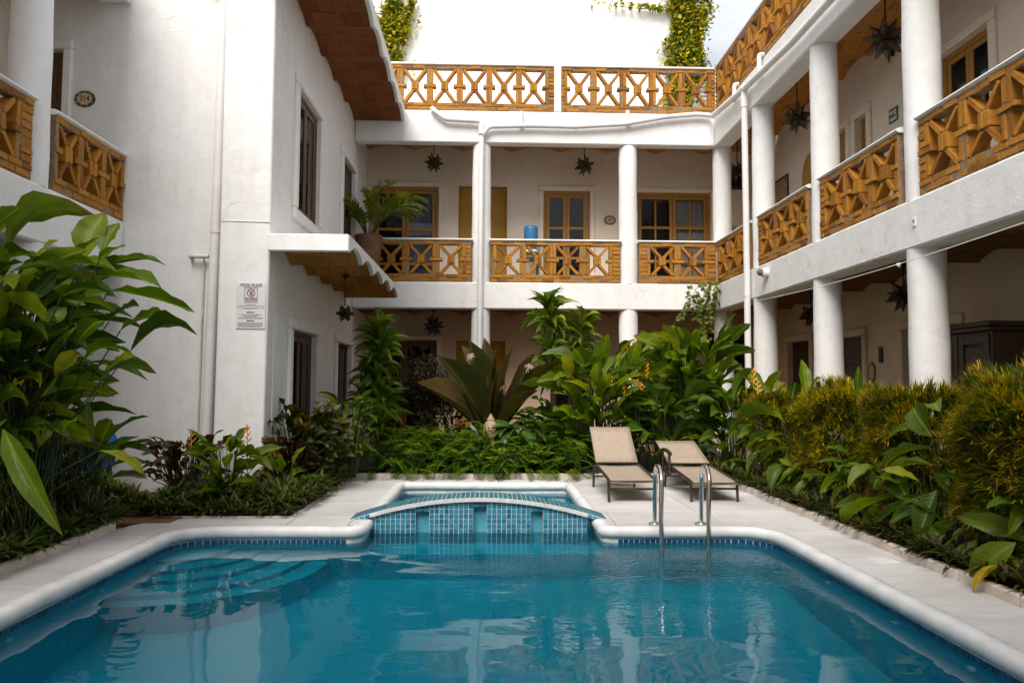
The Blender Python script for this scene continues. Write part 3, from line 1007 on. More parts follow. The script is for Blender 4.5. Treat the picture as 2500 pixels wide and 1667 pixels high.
def vault(parent, fr, u0, pitch, n, v0, v1, z, rise, th=0.03, mat=None, bricks=None, rows=4, across=4, name='vaulted_ceiling', rib=True, seg=12):
    """barrel-vaulted brick ceiling: n bays along u, each running from v0 to v1"""
    b = MB()
    uvs = []
    N = n * seg
    pts = []
    for i in range(N + 1):
        u = u0 + pitch * n * i / N
        pts.append((u, z + arc_z(min(u, u0 + pitch * n - 1e-6) if i % seg else u0, u0, pitch, rise) if i % seg else z))
    vs = [fr.p(u, v0, zz) for u, zz in pts] + [fr.p(u, v1, zz) for u, zz in pts]
    k = len(pts)
    fs = []
    arc = 0
    acc = [0]
    for i in range(N):
        acc.append(acc[-1] + math.hypot(pts[i + 1][0] - pts[i][0], pts[i + 1][1] - pts[i][1]))
    for i in range(N):
        fs.append((i, k + i, k + i + 1, i + 1))
        uvs += [(v0, acc[i]), (v1, acc[i]), (v1, acc[i + 1]), (v0, acc[i + 1])]
    b.add(vs, fs)
    # a slab on top closes it against the light
    o = b.build(name, mat or M['ceiling'], parent, uvs=uvs, fix=False)
    if bricks:
        for bay in range(n):
            for r in range(rows):
                t0, t1 = r / rows, (r + 1) / rows
                ua, ub = u0 + pitch * (bay + t0), u0 + pitch * (bay + t1)
                za = z + rise * (1 - (2 * t0 - 1) ** 2)
                zb = z + rise * (1 - (2 * t1 - 1) ** 2)
                L = math.hypot(ub - ua, zb - za)
                ang = math.atan2(zb - za, ub - ua)
                off = 0.5 if r % 2 else 0.0
                w = (v1 - v0) / across
                cuts = [0.0] + [c + off for c in range(0 if off else 1, across)] + [float(across)]
                for c in range(len(cuts) - 1):
                    va, vb = v0 + w * cuts[c] + .004, v0 + w * cuts[c + 1] - .004
                    if vb - va < .04:
                        continue
                    R = fr.R @ Matrix.Rotation(-ang + RB.uniform(-.012, .012), 3, 'Y') @ Matrix.Rotation(RB.uniform(-.008, .008), 3, 'X')
                    inst(RB.choice(bricks), 'brick', o, fr.p((ua + ub) / 2, (va + vb) / 2, (za + zb) / 2 - .006 + RB.uniform(-.002, .002)), R,
                         (L - .006, vb - va, 0.03))
    return o

def column(parent, x, y, z0, z1, r0, r1, name='column'):
    b = MB()
    prof = []
    for i in range(9):
        t = i / 8
        r = r0 + (r1 - r0) * t
        prof.append((r + 0.004 * math.sin(i * 2.1 + x * 3 + y), z0 + (z1 - z0) * t))
    b.lathe(prof, x, y, 36)
    nv = []
    for px, py, pz in b.v:
        a = math.atan2(py - y, px - x)
        k = 1 + .012 * math.sin(2 * a + pz * 1.7 + x * 5) + .008 * math.sin(3 * a - pz * 2.9 + y)
        nv.append((x + (px - x) * k, y + (py - y) * k, pz))
    b.v = nv
    return b.build(name, M['plaster'], parent, smooth=True, angle=60)

# ------------------------------------------------------------------ ground, deck, pool
PX0, PX1, PY0, PY1 = -2.96, 2.76, 0.8, 7.39
RX0, RX1, RY1 = -1.22, 1.13, 10.70
b = MB()
for x0, x1, y0, y1 in ((-60, PX0 - .02, -40, 80), (PX1 + .02, 60, -40, 80), (PX0 - .02, PX1 + .02, -40, PY0 - .02), (PX0 - .02, RX0 - .02, PY1 + .02, 80),
                       (RX1 + .02, PX1 + .02, PY1 + .02, 80), (RX0 - .02, RX1 + .02, RY1 + .02, 80)):
    b.add([(x0, y0, -.04), (x1, y0, -.04), (x1, y1, -.04), (x0, y1, -.04)], [(0, 1, 2, 3)])
tag(b.build('ground', M['deck_joint'], org=(0, 0, 0)), kind='structure')

def fillet(pts, seg=7):
    out = []
    n = len(pts)
    for i in range(n):
        p = Vector(pts[i][:2]); r = pts[i][2] if len(pts[i]) > 2 else 0
        if r <= 0:
            out.append(p); continue
        a = (Vector(pts[i - 1][:2]) - p).normalized()
        c = (Vector(pts[(i + 1) % n][:2]) - p).normalized()
        p0, p1 = p + a * r, p + c * r
        cen = p + (a + c) * r
        for k in range(seg + 1):
            t = k / seg * PI / 2
            out.append(cen + (p0 - cen) * math.cos(t) + (p1 - cen) * math.sin(t))
    return out
OUT = fillet([(PX0, PY0), (PX1, PY0), (PX1, PY1, .36), (RX1, PY1, .14), (RX1, RY1, .10), (RX0, RY1, .10), (RX0, PY1, .14), (PX0, PY1, .36)])
# resample straight runs so the swept rim can waver slightly
def offs(poly, d):
    n = len(poly); res = []
    for i in range(n):
        p = poly[i]
        a = (p - poly[i - 1]); c = (poly[(i + 1) % n] - p)
        a = a.normalized() if a.length > 1e-6 else c.normalized()
        c = c.normalized() if c.length > 1e-6 else a
        na, nc = Vector((a.y, -a.x)), Vector((c.y, -c.x))
        m_ = (na + nc)
        m_ = m_ / max(0.5, m_.length_squared / 2) if m_.length > 1e-6 else na
        res.append(p + m_ * d)
    return res
pool = thing('swimming_pool', None, None, (0, 4, 0), kind='structure')
ZB = -1.45
def uvwall(poly, z0, z1):
    b, uvs, acc = MB(), [], 0
    n = len(poly)
    for i in range(n):
        p, q = poly[i], poly[(i + 1) % n]
        L = (q - p).length
        b.add([(p.x, p.y, z0), (q.x, q.y, z0), (q.x, q.y, z1), (p.x, p.y, z1)], [(3, 2, 1, 0)])
        uvs += [(acc, z1), (acc + L, z1), (acc + L, z0), (acc, z0)]
        acc += L
    return b, uvs
b, uvs = uvwall(OUT, ZB, -.1)
b.build('pool_wall', M['pool'], pool, uvs=uvs, fix=False)
b = MB(); uvs = []
for x0, x1, y0, y1, z in ((PX0 - .02, PX1 + .02, PY0 - .02, PY1 + .02, ZB + .001), (RX0 - .02, RX1 + .02, PY1 + .02, RY1 + .02, -.62)):
    q = [(x0, y0, z), (x1, y0, z), (x1, y1, z), (x0, y1, z)]
    b.add(q, [(0, 1, 2, 3)]); uvs += [p[:2] for p in q]
q = [(RX0 - .02, PY1 + .02, ZB), (RX1 + .02, PY1 + .02, ZB), (RX1 + .02, PY1 + .02, -.62), (RX0 - .02, PY1 + .02, -.62)]
b.add(q, [(0, 1, 2, 3)]); uvs += [(p[0], p[2]) for p in q]
b.build('pool_floor', M['pool'], pool, uvs=uvs, fix=False)
# curved entry steps in the far left corner
cx, cy = PX0, PY1
for k, (r, z) in enumerate(((0.54, -.34), (0.76, -.47), (0.98, -.60), (1.20, -.73), (1.42, -.86))):
    b, uvs = MB(), []
    n = 22
    arc = [(cx + r * math.cos(-PI / 2 * i / n), cy + r * math.sin(-PI / 2 * i / n)) for i in range(n + 1)]
    for i in range(n):
        (x0, y0), (x1, y1) = arc[i], arc[i + 1]
        b.add([(cx, cy, z), (x0, y0, z), (x1, y1, z)], [(0, 2, 1)]); uvs += [(cx, cy), (x1, y1), (x0, y0)]
        L = r * PI / 2 / n
        b.add([(x0, y0, z), (x1, y1, z), (x1, y1, z - .6), (x0, y0, z - .6)], [(0, 1, 2, 3)])
        uvs += [(i * L, z), (i * L + L, z), (i * L + L, z - .6), (i * L, z - .6)]
    b.build('pool_step', M['pool'], pool, uvs=uvs, fix=False)
# rounded rim swept round the whole outline
prof = [(.090, -.02), (.085, .003), (.03, .004), (-.005, .000), (-.026, -.012), (-.038, -.035), (-.041, -.058), (-.034, -.082), (-.016, -.102), (.004, -.110), (.03, -.112)]
b = MB()
dense = []
for i in range(len(OUT)):
    p, q = OUT[i], OUT[(i + 1) % len(OUT)]
    k = max(1, int((q - p).length / 0.3))
    dense += [p + (q - p) * (j / k) for j in range(k)]
rings = [offs(dense, d) for d, z in prof]
n = len(dense)
for (d, z), rg in zip(prof, rings):
    b.v += [(p.x + .003 * math.sin(i * 1.7), p.y + .003 * math.cos(i * 2.3), z + .0025 * math.sin(i * .9)) for i, p in enumerate(rg)]
for a in range(len(prof) - 1):
    for i in range(n):
        b.f.append((a * n + i, a * n + (i + 1) % n, (a + 1) * n + (i + 1) % n, (a + 1) * n + i)); b.mi.append(0)
b.build('pool_coping', M['coping'], pool, smooth=True)
# waterline band of small tiles under the rim
TILE = [shared_mesh('tile_block', *chamfer_box(0, 0, 0, 1, 1, 1, .04, .01, RB), M['tile']) for i in range(3)]
TILEP = [shared_mesh('pale_tile_block', *chamfer_box(0, 0, 0, 1, 1, 1, .04, .01, RB), M['tile_pale']) for i in range(3)]
TILEN = [shared_mesh('navy_tile_block', *chamfer_box(0, 0, 0, 1, 1, 1, .04, .01, RB), M['tile_navy']) for i in range(3)]
b, uvs = uvwall(offs(OUT, -.0015), -.168, -.108)
b.build('waterline_grout', M['grout'], pool, fix=False)
def wl(p0, p1):
    p0, p1 = Vector(p0), Vector(p1)
    L = (p1 - p0).length
    n = int(L / .052)
    d = (p1 - p0) / n
    ang = math.atan2(d.y, d.x)
    for i in range(n):
        p = p0 + d * (i + .5)
        inst(RB.choice(TILEN), 'tile', pool, (p.x, p.y, -.140), Matrix.Rotation(ang, 3, 'Z'), (d.length - .008, .012, .048))
wl((PX1 - .003, 7.03), (PX1 - .003, 3.7))
wl((2.40, PY1 - .003), (RX1 + .15, PY1 - .003))
wl((RX0 - .15, PY1 - .003), (-2.60, PY1 - .003))
wl((PX0 + .003, 7.03), (PX0 + .003, 4.4))
for q in range(8):
    for (cxx, cyy, a0) in ((PX1 - .36, PY1 - .36, 0), (PX0 + .36, PY1 - .36, 90)):
        a = math.radians(a0 + (q + .5) * 90 / 8 * 0.99)
        inst(RB.choice(TILEN), 'tile', pool, (cxx + .357 * math.cos(a), cyy + .357 * math.sin(a), -.140), Matrix.Rotation(a + PI / 2, 3, 'Z'), (.060, .012, .048))
# underwater lamps / inlets
for (x, y, ax) in ((PX1, 6.05, -1), (PX1, 5.05, -1), (PX1, 4.25, -1), (PX0, 5.9, 1), (PX0, 4.8, 1)):
    b = MB()
    b.tube([(x, y, -.30), (x + ax * .018, y, -.30)], .032, 14)
    b.build('inlet_fitting', M['pvc'], pool)

wb = MB()
wp = [(PX0 - .05, PY0 - .05), (PX1 + .05, PY0 - .05), (PX1 + .05, PY1 + .05), (RX1 + .05, PY1 + .05), (RX1 + .05, RY1 + .05), (RX0 - .05, RY1 + .05), (RX0 - .05, PY1 + .05), (PX0 - .05, PY1 + .05)]
wb.prism(wp, lambda a, c, d: (a, c, d), ZB - .10, -.15)
tag(wb.build('water', M['water'], org=(0, 4, -.15)), kind='structure')

deck = thing('pool_deck', None, None, (0, 8, 0), kind='structure')
def slab(poly, z=0.0, th=.03, name='slab', mat=None, parent=None):
    b = MB()
    cx_, cy_ = sum(p[0] for p in poly) / len(poly), sum(p[1] for p in poly) / len(poly)
    c = .004
    n = len(poly)
    def sh(p, k):
        d = Vector((cx_ - p[0], cy_ - p[1])); d = d.normalized() * k
        return (p[0] + d.x, p[1] + d.y)
    b.v = [(*p, z - th) for p in poly] + [(*p, z - c) for p in poly] + [(*sh(p, c), z) for p in poly]
    for i in range(n):
        j = (i + 1) % n
        b.f += [(i, j, n + j, n + i), (n + i, n + j, 2 * n + j, 2 * n + i)]
    b.f += [tuple(range(2 * n, 3 * n)), tuple(range(n - 1, -1, -1))]
    b.mi = [0] * len(b.f)
    return b.build(name, mat or M['deck'], parent or deck)
def slabs(x0, x1, y0, y1, nx, ny, g=.0045, jit=0.0):
    for i in range(nx):
        for j in range(ny):
            a, c = x0 + (x1 - x0) * i / nx + g, x0 + (x1 - x0) * (i + 1) / nx - g
            d, e = y0 + (y1 - y0) * j / ny + g, y0 + (y1 - y0) * (j + 1) / ny - g
            slab([(a, d), (c, d), (c, e), (a, e)], z=RB.uniform(-.001, .001))
arcR = [(PX1 - .36 + .44 * math.cos(t), PY1 - .36 + .44 * math.sin(t)) for t in [PI / 2 * k / 6 for k in range(7)]]
slab([(PX1 + .08, 7.03), (3.40, 7.03), (3.40, 8.30), (2.40, 8.30)] + arcR[::-1])
arcL = [(PX0 + .36 - .44 * math.cos(t), PY1 - .36 + .44 * math.sin(t)) for t in [PI / 2 * k / 6 for k in range(7)]]
crv = [(-3.52 + .62 * (1 - math.cos(t)), 7.30 + .62 * math.sin(t)) for t in [PI / 2 * k / 6 for k in range(7)]]
slab([(PX0 - .08, 7.03)] + arcL[1:] + [(-2.60, 7.92)] + crv[::-1] + [(-3.52, 7.03)])
slabs(PX1 + .08, 3.40, 0.9, 7.03, 1, 5)
slabs(-3.52, PX0 - .08, 0.9, 7.03, 1, 5)
slabs(RX1 + .16, 2.40, PY1 + .08, 8.30, 1, 1)
slabs(-2.60, RX0 - .16, PY1 + .08, 7.92, 2, 1)
slabs(RX0 - .16, RX0 - .08, PY1 + .16, 7.92, 1, 1)
slabs(RX1 + .08, RX1 + .16, PY1 + .16, 8.30, 1, 1)
slabs(RX1 + .08, 3.40, 8.30, RY1 + .08, 2, 2)
slabs(-2.02, RX0 - .08, 7.92, RY1 + .08, 1, 3)
slabs(-2.02, 3.40, RY1 + .08, 11.13, 5, 1)
slabs(-3.52, 3.40, -5.0, PY0 - .09, 5, 4)
# skimmer lid let into the right hand strip
b = MB(); b.cbox(3.09, 3.27, 5.90, 6.08, -.01, .010, .006)
tag(b.build('skimmer_lid', M['coping'], deck))

# raised beds and their plastered kerbs
def bed(poly, z=.05):
    b = MB()
    b.prism(poly, lambda a, c, d: (a, c, d), -.03, z)
    return tag(b.build('planting_bed', M['soil']), kind='structure')
bed([(3.46, 0.5), (4.68, 0.5), (4.68, 11.19), (3.46, 11.19)])
bed([(-2.02, 11.20), (4.68, 11.20), (4.68, 15.19), (-2.79, 15.19), (-2.79, 11.20)])
bed([(-5.2, 0.5), (-3.58, 0.5), (-3.58, 7.25), (-3.75, 7.55), (-5.2, 7.55)])
bed([(-3.5, 7.97), (-2.06, 7.97), (-2.06, 11.19), (-2.79, 11.19), (-2.79, 9.48), (-3.66, 9.48), (-3.9, 8.5)])
def kerb(path, w=.07, h=.075):
    """a kerb of short plastered blocks"""
    t = thing('garden_kerb', None, None, (path[0][0], path[0][1], 0), kind='structure')
    for i in range(len(path) - 1):
        p, q = Vector(path[i]), Vector(path[i + 1])
        L = (q - p).length
        n = max(1, round(L / .62))
        d = (q - p) / n
        a = math.atan2(d.y, d.x)
        for j in range(n):
            c = p + d * (j + .5)
            v, f = chamfer_box(0, 0, 0, d.length - .006, w, h + .04, .012, .004, RB)
            R = Matrix.Rotation(a, 3, 'Z')
            b = MB(); b.add([R @ Vector(x) + Vector((c.x, c.y, h / 2 - .02)) for x in v], f)
            b.build('kerb_block', M['kerb'], t)
kerb([(3.425, 0.9), (3.425, 11.12)])
kerb([(-2.02, 11.165), (3.46, 11.165)])
kerb([(-3.55, 0.9), (-3.55, 7.25), (-3.72, 7.56), (-4.3, 7.56)])
kerb([(-2.04, 11.13), (-2.04, 7.95), (-3.5, 7.95)], .05, .012)

path = thing('tiled_path', None, None, (-4.3, 8.6, 0), kind='structure')
for i in range(8):
    for j in range(7):
        x, y = -5.6 + i * .305, 7.62 + j * .305
        if x > -3.9 and y > 8.0:
            continue
        slab([(x, y), (x + .298, y), (x + .298, y + .298), (x, y + .298)], z=RB.uniform(.004, .007), th=.03, name='tile', mat=M['terracotta'], parent=path)
b = MB(); b.box(-6.2, -3.5, 7.6, 9.74, -.035, -.003); b.build('grout_bed', M['grout_brown'], path)
for nm, x0, x1, y0, y1 in (('gallery_floor', -2.79, 6.14, 15.2, 16.89), ('gallery_floor', 4.69, 6.14, 0.5, 15.19), ('gallery_floor', -6.2, -5.21, 0.5, 9.74)):
    b = MB(); b.box(x0, x1, y0, y1, -.03, .03)
    tag(b.build(nm, M['floor_in']), kind='structure')

# ------------------------------------------------------------------ back wing
W = thing('hotel_wing', 'white two-storey wing across the far end, with yellow niches and brick-vaulted galleries', 'building', (1, 15.4, 0), 'white wings around the courtyard')
def beam(parent, fr, u0, u1, v0, v1, z0, z1, c=.022):
    b = MB(); fr.box(b, u0, u1, v0, v1, z0, z1, c)
    return b.build('beam', M['plaster'], parent)
def plate(parent, fr, u0, u1, v0, v1, z0, z1, name='floor_slab', mat=None):
    b = MB(); fr.box(b, u0, u1, v0, v1, z0, z1)
    return b.build(name, mat or M['plaster_in'], parent)
beam(W, BACK, -2.79, 4.697, 0, .24, 2.93, 3.478)
beam(W, BACK, -2.79, 4.697, 0, .24, 6.38, 7.056)
for x in (-.173, 2.90):
    column(W, x, 15.395, 0.03, 2.935, .205, .195)
    column(W, x, 15.395, 3.475, 6.385, .20, .188)
plate(W, BACK, -2.79, 6.14, .245, 1.695, 3.12, 3.46)
plate(W, BACK, -2.79, 6.4, .245, 3.75, 6.90, 7.04, 'roof_slab')
vault(W, BACK, -2.81, 1.107, 8, .235, 1.695, 2.955, .10, mat=M['ceiling_low_shade'])
vault(W, BACK, -2.81, 1.107, 8, .235, 1.695, 6.735, .10)
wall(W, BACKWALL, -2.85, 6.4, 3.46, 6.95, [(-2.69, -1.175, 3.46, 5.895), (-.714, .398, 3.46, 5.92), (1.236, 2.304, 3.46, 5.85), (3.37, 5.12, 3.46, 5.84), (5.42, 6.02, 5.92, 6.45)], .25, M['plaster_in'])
wall(W, BACKWALL, -2.85, 6.4, 0.0, 3.20, [(-2.68, -1.18, .03, 2.38), (-.74, .376, .03, 2.37), (1.4, 2.4, .03, 2.25), (3.4, 4.6, .03, 2.3), (5.0, 6.0, 1.2, 2.6)], .25, M['plaster_low_shade'])
for z0, z1, a, c in ((3.46, 5.92, -.714, .398), (.03, 2.37, -.74, .376)):
    plate(W, BACKWALL, a - .02, c + .02, .12, .16, z0, z1 + .02, 'yellow_niche', M['ochre'])
    b = MB()
    BACKWALL.box(b, a + .001, a + .012, .001, .12, z0, z1); BACKWALL.box(b, c - .012, c - .001, .001, .12, z0, z1); BACKWALL.box(b, a + .012, c - .012, .001, .12, z1 - .012, z1 - .001)
    b.build('yellow_reveal', M['ochre'], W)
for z0, z1, a, c in ((3.46, 5.895, -2.69, -1.175), (3.46, 5.85, 1.236, 2.304), (3.46, 5.84, 3.37, 5.12), (.03, 2.38, -2.68, -1.18)):
    surround(W, BACKWALL, a, c, z0, z1, .11, .045, mat=M['plaster_in'])
glazed(W, BACKWALL, -2.68, -1.18, 3.46, 5.885, 2, (.28, .62), back=[None, M['curtain_blue']])
glazed(W, BACKWALL, 1.24, 2.30, 3.46, 5.845, 2, (.36, .66), back=None)
glazed(W, BACKWALL, 3.375, 5.115, 3.46, 5.835, 2, (.34, .68), munt=1, back=[None, M['curtain_white']])
glazed(W, BACKWALL, -2.675, -1.185, .03, 2.375, 2, (.3, .65), mat=M['wood_mid'])
glazed(W, BACKWALL, 1.405, 2.395, .03, 2.245, 2, (.4,), mat=M['wood_dark'])
glazed(W, BACKWALL, 3.405, 4.595, .03, 2.295, 2, (.4,), mat=M['wood_dark'])
glazed(W, BACKWALL, 5.425, 6.015, 5.92, 6.445, 1, (), mat=M['wood_dark'], name='window')
glazed(W, BACKWALL, 5.005, 5.995, 1.2, 2.595, 1, (), mat=M['wood_dark'], name='window')

# ------------------------------------------------------------------ right wing
WR = thing('hotel_wing', 'long white wing down the hedge side, its galleries open behind a row of round columns', 'building', (5.2, 9, 0), 'white wings around the courtyard')
beam(WR, RIGHT, -15.44, -1.5, 0, .36, 2.93, 3.478)
beam(WR, RIGHT, -15.44, -1.5, 0, .36, 6.38, 7.056)
for y in (15.40, 13.04, 10.60, 8.15, 5.70, 3.25):
    column(WR, 4.905, y, 0.03, 2.935, .208, .197)
    column(WR, 4.905, y, 3.475, 6.385, .202, .188)
plate(WR, RIGHT, -15.2, -1.5, .365, 1.445, 3.12, 3.46)
plate(WR, RIGHT, -15.18, -1.5, .365, 2.4, 6.90, 7.04, 'roof_slab')
vault(WR, RIGHT, -15.47, .98, 8, .355, 1.448, 6.74, .13, mat=M['mortar_dark'], bricks=VBRICKS_G, rows=4, across=4)
vault(WR, RIGHT, -7.63, .98, 6, .355, 1.448, 6.74, .13)
vault(WR, RIGHT, -15.914, .97, 14, .355, 1.448, 2.95, .12, mat=M['ceiling_low_shade'])
UH = [(-9.86, -8.775, 3.46, 5.895), (-12.125, -11.748, 4.45, 5.86), (-13.35, -12.445, 3.46, 5.87)]
LH = [(-15.1, -14.056, .03, 2.28), (-12.95, -12.035, .03, 2.23), (-10.846, -9.55, .03, 2.23)]
wall(WR, RIGHTWALL, -16.91, -1.5, 3.46, 6.95, UH, .25, M['plaster_in'])
wall(WR, RIGHTWALL, -16.91, -1.5, 0, 3.20, LH, .25, M['plaster_low_shade'])
for (a, c, z0, z1) in UH + LH:
    surround(WR, RIGHTWALL, a, c, z0, z1, .13, .05, mat=M['plaster_in'] if z0 > 1 else M['plaster_low_shade'])
glazed(WR, RIGHTWALL, -9.855, -8.78, 3.46, 5.89, 2, (.4,))
glazed(WR, RIGHTWALL, -12.12, -11.753, 4.45, 5.855, 1, (), name='window')
def panelled(parent, fr, u0, u1, z0, z1, v=.08, mat=None):
    b = MB()
    mat = mat or M['wood']
    fr.box(b, u0, u1, v, v + .04, z0, z1, .006)
    n = 5
    for i in range(n):
        q0, q1 = z0 + .1 + (z1 - z0 - .15) * i / n, z0 + .05 + (z1 - z0 - .15) * (i + 1) / n
        fr.box(b, u0 + .12, u1 - .12, v - .018, v - .001, q0, q1, .012)
    d = b.build('door', mat, parent)
    h = MB(); h.tube([fr.p(u0 + .07, v - .002, z0 + 1.0), fr.p(u0 + .07, v - .05, z0 + 1.0), fr.p(u0 + .16, v - .05, z0 + 1.0)], .009, 8)
    h.build('handle', M['iron'], d)
    return d
panelled(WR, RIGHTWALL, -13.345, -12.45, 3.465, 5.865)
for (a, c, z0, z1) in LH:
    panelled(WR, RIGHTWALL, a + .005, c - .005, z0, z1 - .005, mat=M['wood_dark'])
# yellow arched niche panel
b = MB()
poly = [(-14.28, 3.46), (-13.50, 3.46), (-13.50, 5.45)] + [(-13.89 + .39 * math.cos(t), 5.45 + .42 * math.sin(t)) for t in [PI * k / 10 for k in range(1, 10)]] + [(-14.28, 5.45)]
b.prism(poly, lambda a, c, d: RIGHTWALL.p(a, d, c), -.012, .01)
b.build('yellow_niche', M['ochre'], WR)

# ------------------------------------------------------------------ left wing
WL = thing('hotel_wing', 'white wing behind the big-leaved plant with a thick column and a dark gallery door', 'building', (-5.4, 6, 0), 'white wings around the courtyard')
beam(WL, LEFT, 1.5, 9.745, 0, .42, 2.86, 3.478)
beam(WL, LEFT, 1.5, 9.745, 0, .42, 6.38, 7.056)
for y in (8.0, 5.55, 3.1):
    column(WL, -4.955, y, 0.03, 2.865, .215, .205)
    column(WL, -4.955, y, 3.475, 6.385, .21, .195)
plate(WL, LEFT, 1.5, 9.745, .425, 1.445, 3.12, 3.46)
plate(WL, LEFT, 1.5, 9.745, .425, 2.4, 6.90, 7.04, 'roof_slab')
vault(WL, LEFT, 1.9, .98, 8, .42, 1.448, 6.72, .12)
vault(WL, LEFT, 1.9, .98, 8, .42, 1.448, 2.93, .12, mat=M['ceiling_low_shade'])
LW = Fr((-6.20, 0, 0), (0, 1, 0), (-1, 0, 0))
wall(WL, LW, 1.5, 9.745, 3.46, 6.95, [], .25, M['plaster_in'])
wall(WL, LW, 1.5, 9.745, 0, 3.20, [(6.9, 8.0, .03, 2.2)], .25, M['plaster_in'])
panelled(WL, LW, 6.905, 7.995, .03, 2.195, mat=M['wood_dark'])

# ------------------------------------------------------------------ projecting room block on the left
WB = thing('hotel_wing', 'plain white block in front of the far wing, carrying the sign and two brick canopies', 'building', (-4, 11, 0), 'white wings around the courtyard')
wall(WB, FRONT, -8.5, -3.42, 0.0, 7.8, [(-6.15, -5.605, 3.46, 5.75)], .3, M['plaster'])
surround(WB, FRONT, -6.15, -5.605, 3.46, 5.75, .125, .05)
panelled(WB, FRONT, -6.145, -5.61, 3.465, 5.745, mat=M['wood_mid'])
b = MB()
# the corner pier leans in a little, as hand plastered work does
pier = [(-3.43, 9.49), (-2.79, 9.49), (-2.79, 9.80), (-3.43, 9.80)]
vs = []
for z, dx in ((0, -.03), (1.5, -.02), (3.44, 0), (5.5, .0), (7.8, .0)):
    vs += [(x + (dx if x > -3 else dx * .5), y, z) for x, y in pier]
fs = []
for k in range(4):
    for i in range(4):
        fs.append((k * 4 + i, k * 4 + (i + 1) % 4, k * 4 + 4 + (i + 1) % 4, k * 4 + 4 + i))
fs += [(3, 2, 1, 0), (16, 17, 18, 19)]
b.add(vs, fs)
p = b.build('corner_pier', M['plaster'], WB)
mb = p.modifiers.new('Bevel', 'BEVEL'); mb.width = .035; mb.segments = 3; mb.limit_method = 'ANGLE'; mb.angle_limit = math.radians(50)
b = MB(); b.tube([(-3.41, 9.487, 3.45), (-2.80, 9.485, 3.44)], .006, 6)
b.build('cable_trim', M['pvc'], WB)
RH = [(10.70, 12.08, 3.90, 5.70), (14.0, 15.23, 3.5, 5.71), (10.60, 12.07, .03, 2.155), (13.72, 15.12, .03, 2.145)]
wall(WB, RETURN, 9.79, 17.15, 0, 7.8, RH, .28, M['plaster'])
for i, (a, c, z0, z1) in enumerate(RH):
    surround(WB, RETURN, a, c, z0, z1, .16, .055, sill=(i == 0))
glazed(WB, RETURN, 10.705, 12.075, 3.905, 5.695, 2, (), v=.03, mat=M['wood_mid'], name='window', back=[M['curtain_grey'], M['curtain_grey']])
glazed(WB, RETURN, 14.005, 15.225, 3.5, 5.705, 2, (.4,), v=.04, mat=M['wood_mid'], back=[M['curtain_grey'], None])
glazed(WB, RETURN, 10.605, 12.065, .03, 2.15, 2, (), v=.05, mat=M['wood_mid'])
glazed(WB, RETURN, 13.725, 15.115, .03, 2.14, 2, (), v=.05, mat=M['wood_dark'])
plate(WB, RETURN, 9.8, 16.88, .28, 5.5, 7.4, 7.6, 'roof_slab')

def canopy(label, u0, pitch, n, vout, z, rise, htop, front, bricks, mm):
    t = thing('brick_canopy', label, 'canopy', (-2.3, (u0 + n * pitch / 2), z), 'scalloped brick canopies')
    vault(t, RETURN, u0, pitch, n, vout + .06, -.004, z + .012, rise, mat=mm, bricks=bricks, rows=4, across=4, name='vaulted_soffit')
    u1 = u0 + n * pitch
    poly = [(u0, z + htop)]
    seg = 10
    for i in range(n * seg + 1):
        u = u0 + pitch * i / seg
        k = (i % seg) / seg
        poly.append((u, z + rise * (1 - (2 * k - 1) ** 2)))
    poly.append((u1, z + htop))
    b = MB()
    b.prism(poly, lambda a, c, d: RETURN.p(a, d, c), vout, vout + .06)
    b.build('scalloped_fascia', M['plaster'], t)
    b = MB()
    RETURN.box(b, u0 - .10, u0 - .002, vout, -.003, z, z + htop, .012)
    b.build('front_fascia', M['plaster'], t)
    b = MB()
    RETURN.box(b, u0, u1, vout + .061, -.003, z + htop - .05, z + htop - .004)
    b.build('canopy_top', M['plaster'], t)
    return t
canopy('brick canopy high on the white block, above the tall upper window', 9.06, 1.0125, 6, -1.03, 6.79, .12, .30, True, VBRICKS, M['mortar_dark'])
canopy('brick canopy low on the white block, with a star lantern under its far end', 9.50, 1.0, 5, -1.02, 3.06, .13, .22, True, VBRICKS_G, M['mortar_dark'])

# ------------------------------------------------------------------ roof terrace
b = MB()
RW = Fr((0, 19.0, 0), (1, 0, 0), (0, 1, 0))
RW.box(b, -4.5, 5.35, 0, .25, 7.045, 13.2, .04)
tag(b.build('rooftop_wall', M['plaster_roof']), 'tall blank white wall rising behind the roof terrace railing', 'wall')
b = MB(); b.box(-4.5, 6.4, 16.2, 18.99, 7.06, 7.075)
tag(b.build('roof_terrace', M['plaster_roof']), kind='structure')
t = thing('roof_vent_house', 'small white louvred roof house beyond the leafy end of the tall wall', 'roof structure', (6.5, 20, 7.0))
b = MB(); b.box(5.75, 7.6, 20.02, 21, 7.0, 10.0); b.build('wall', M['plaster_roof'], t)
for i in range(12):
    b = MB(); b.add([(5.76, 19.93, 8.5 + i * .125), (7.59, 19.93, 8.5 + i * .125), (7.59, 20.01, 8.6 + i * .125), (5.76, 20.01, 8.6 + i * .125),
                     (5.76, 19.93, 8.48 + i * .125), (7.59, 19.93, 8.48 + i * .125), (7.59, 20.01, 8.58 + i * .125), (5.76, 20.01, 8.58 + i * .125)],
                    [(0, 1, 2, 3), (4, 7, 6, 5), (0, 4, 5, 1), (3, 2, 6, 7), (0, 3, 7, 4), (1, 5, 6, 2)])
    b.build('slat', M['pvc'], t)

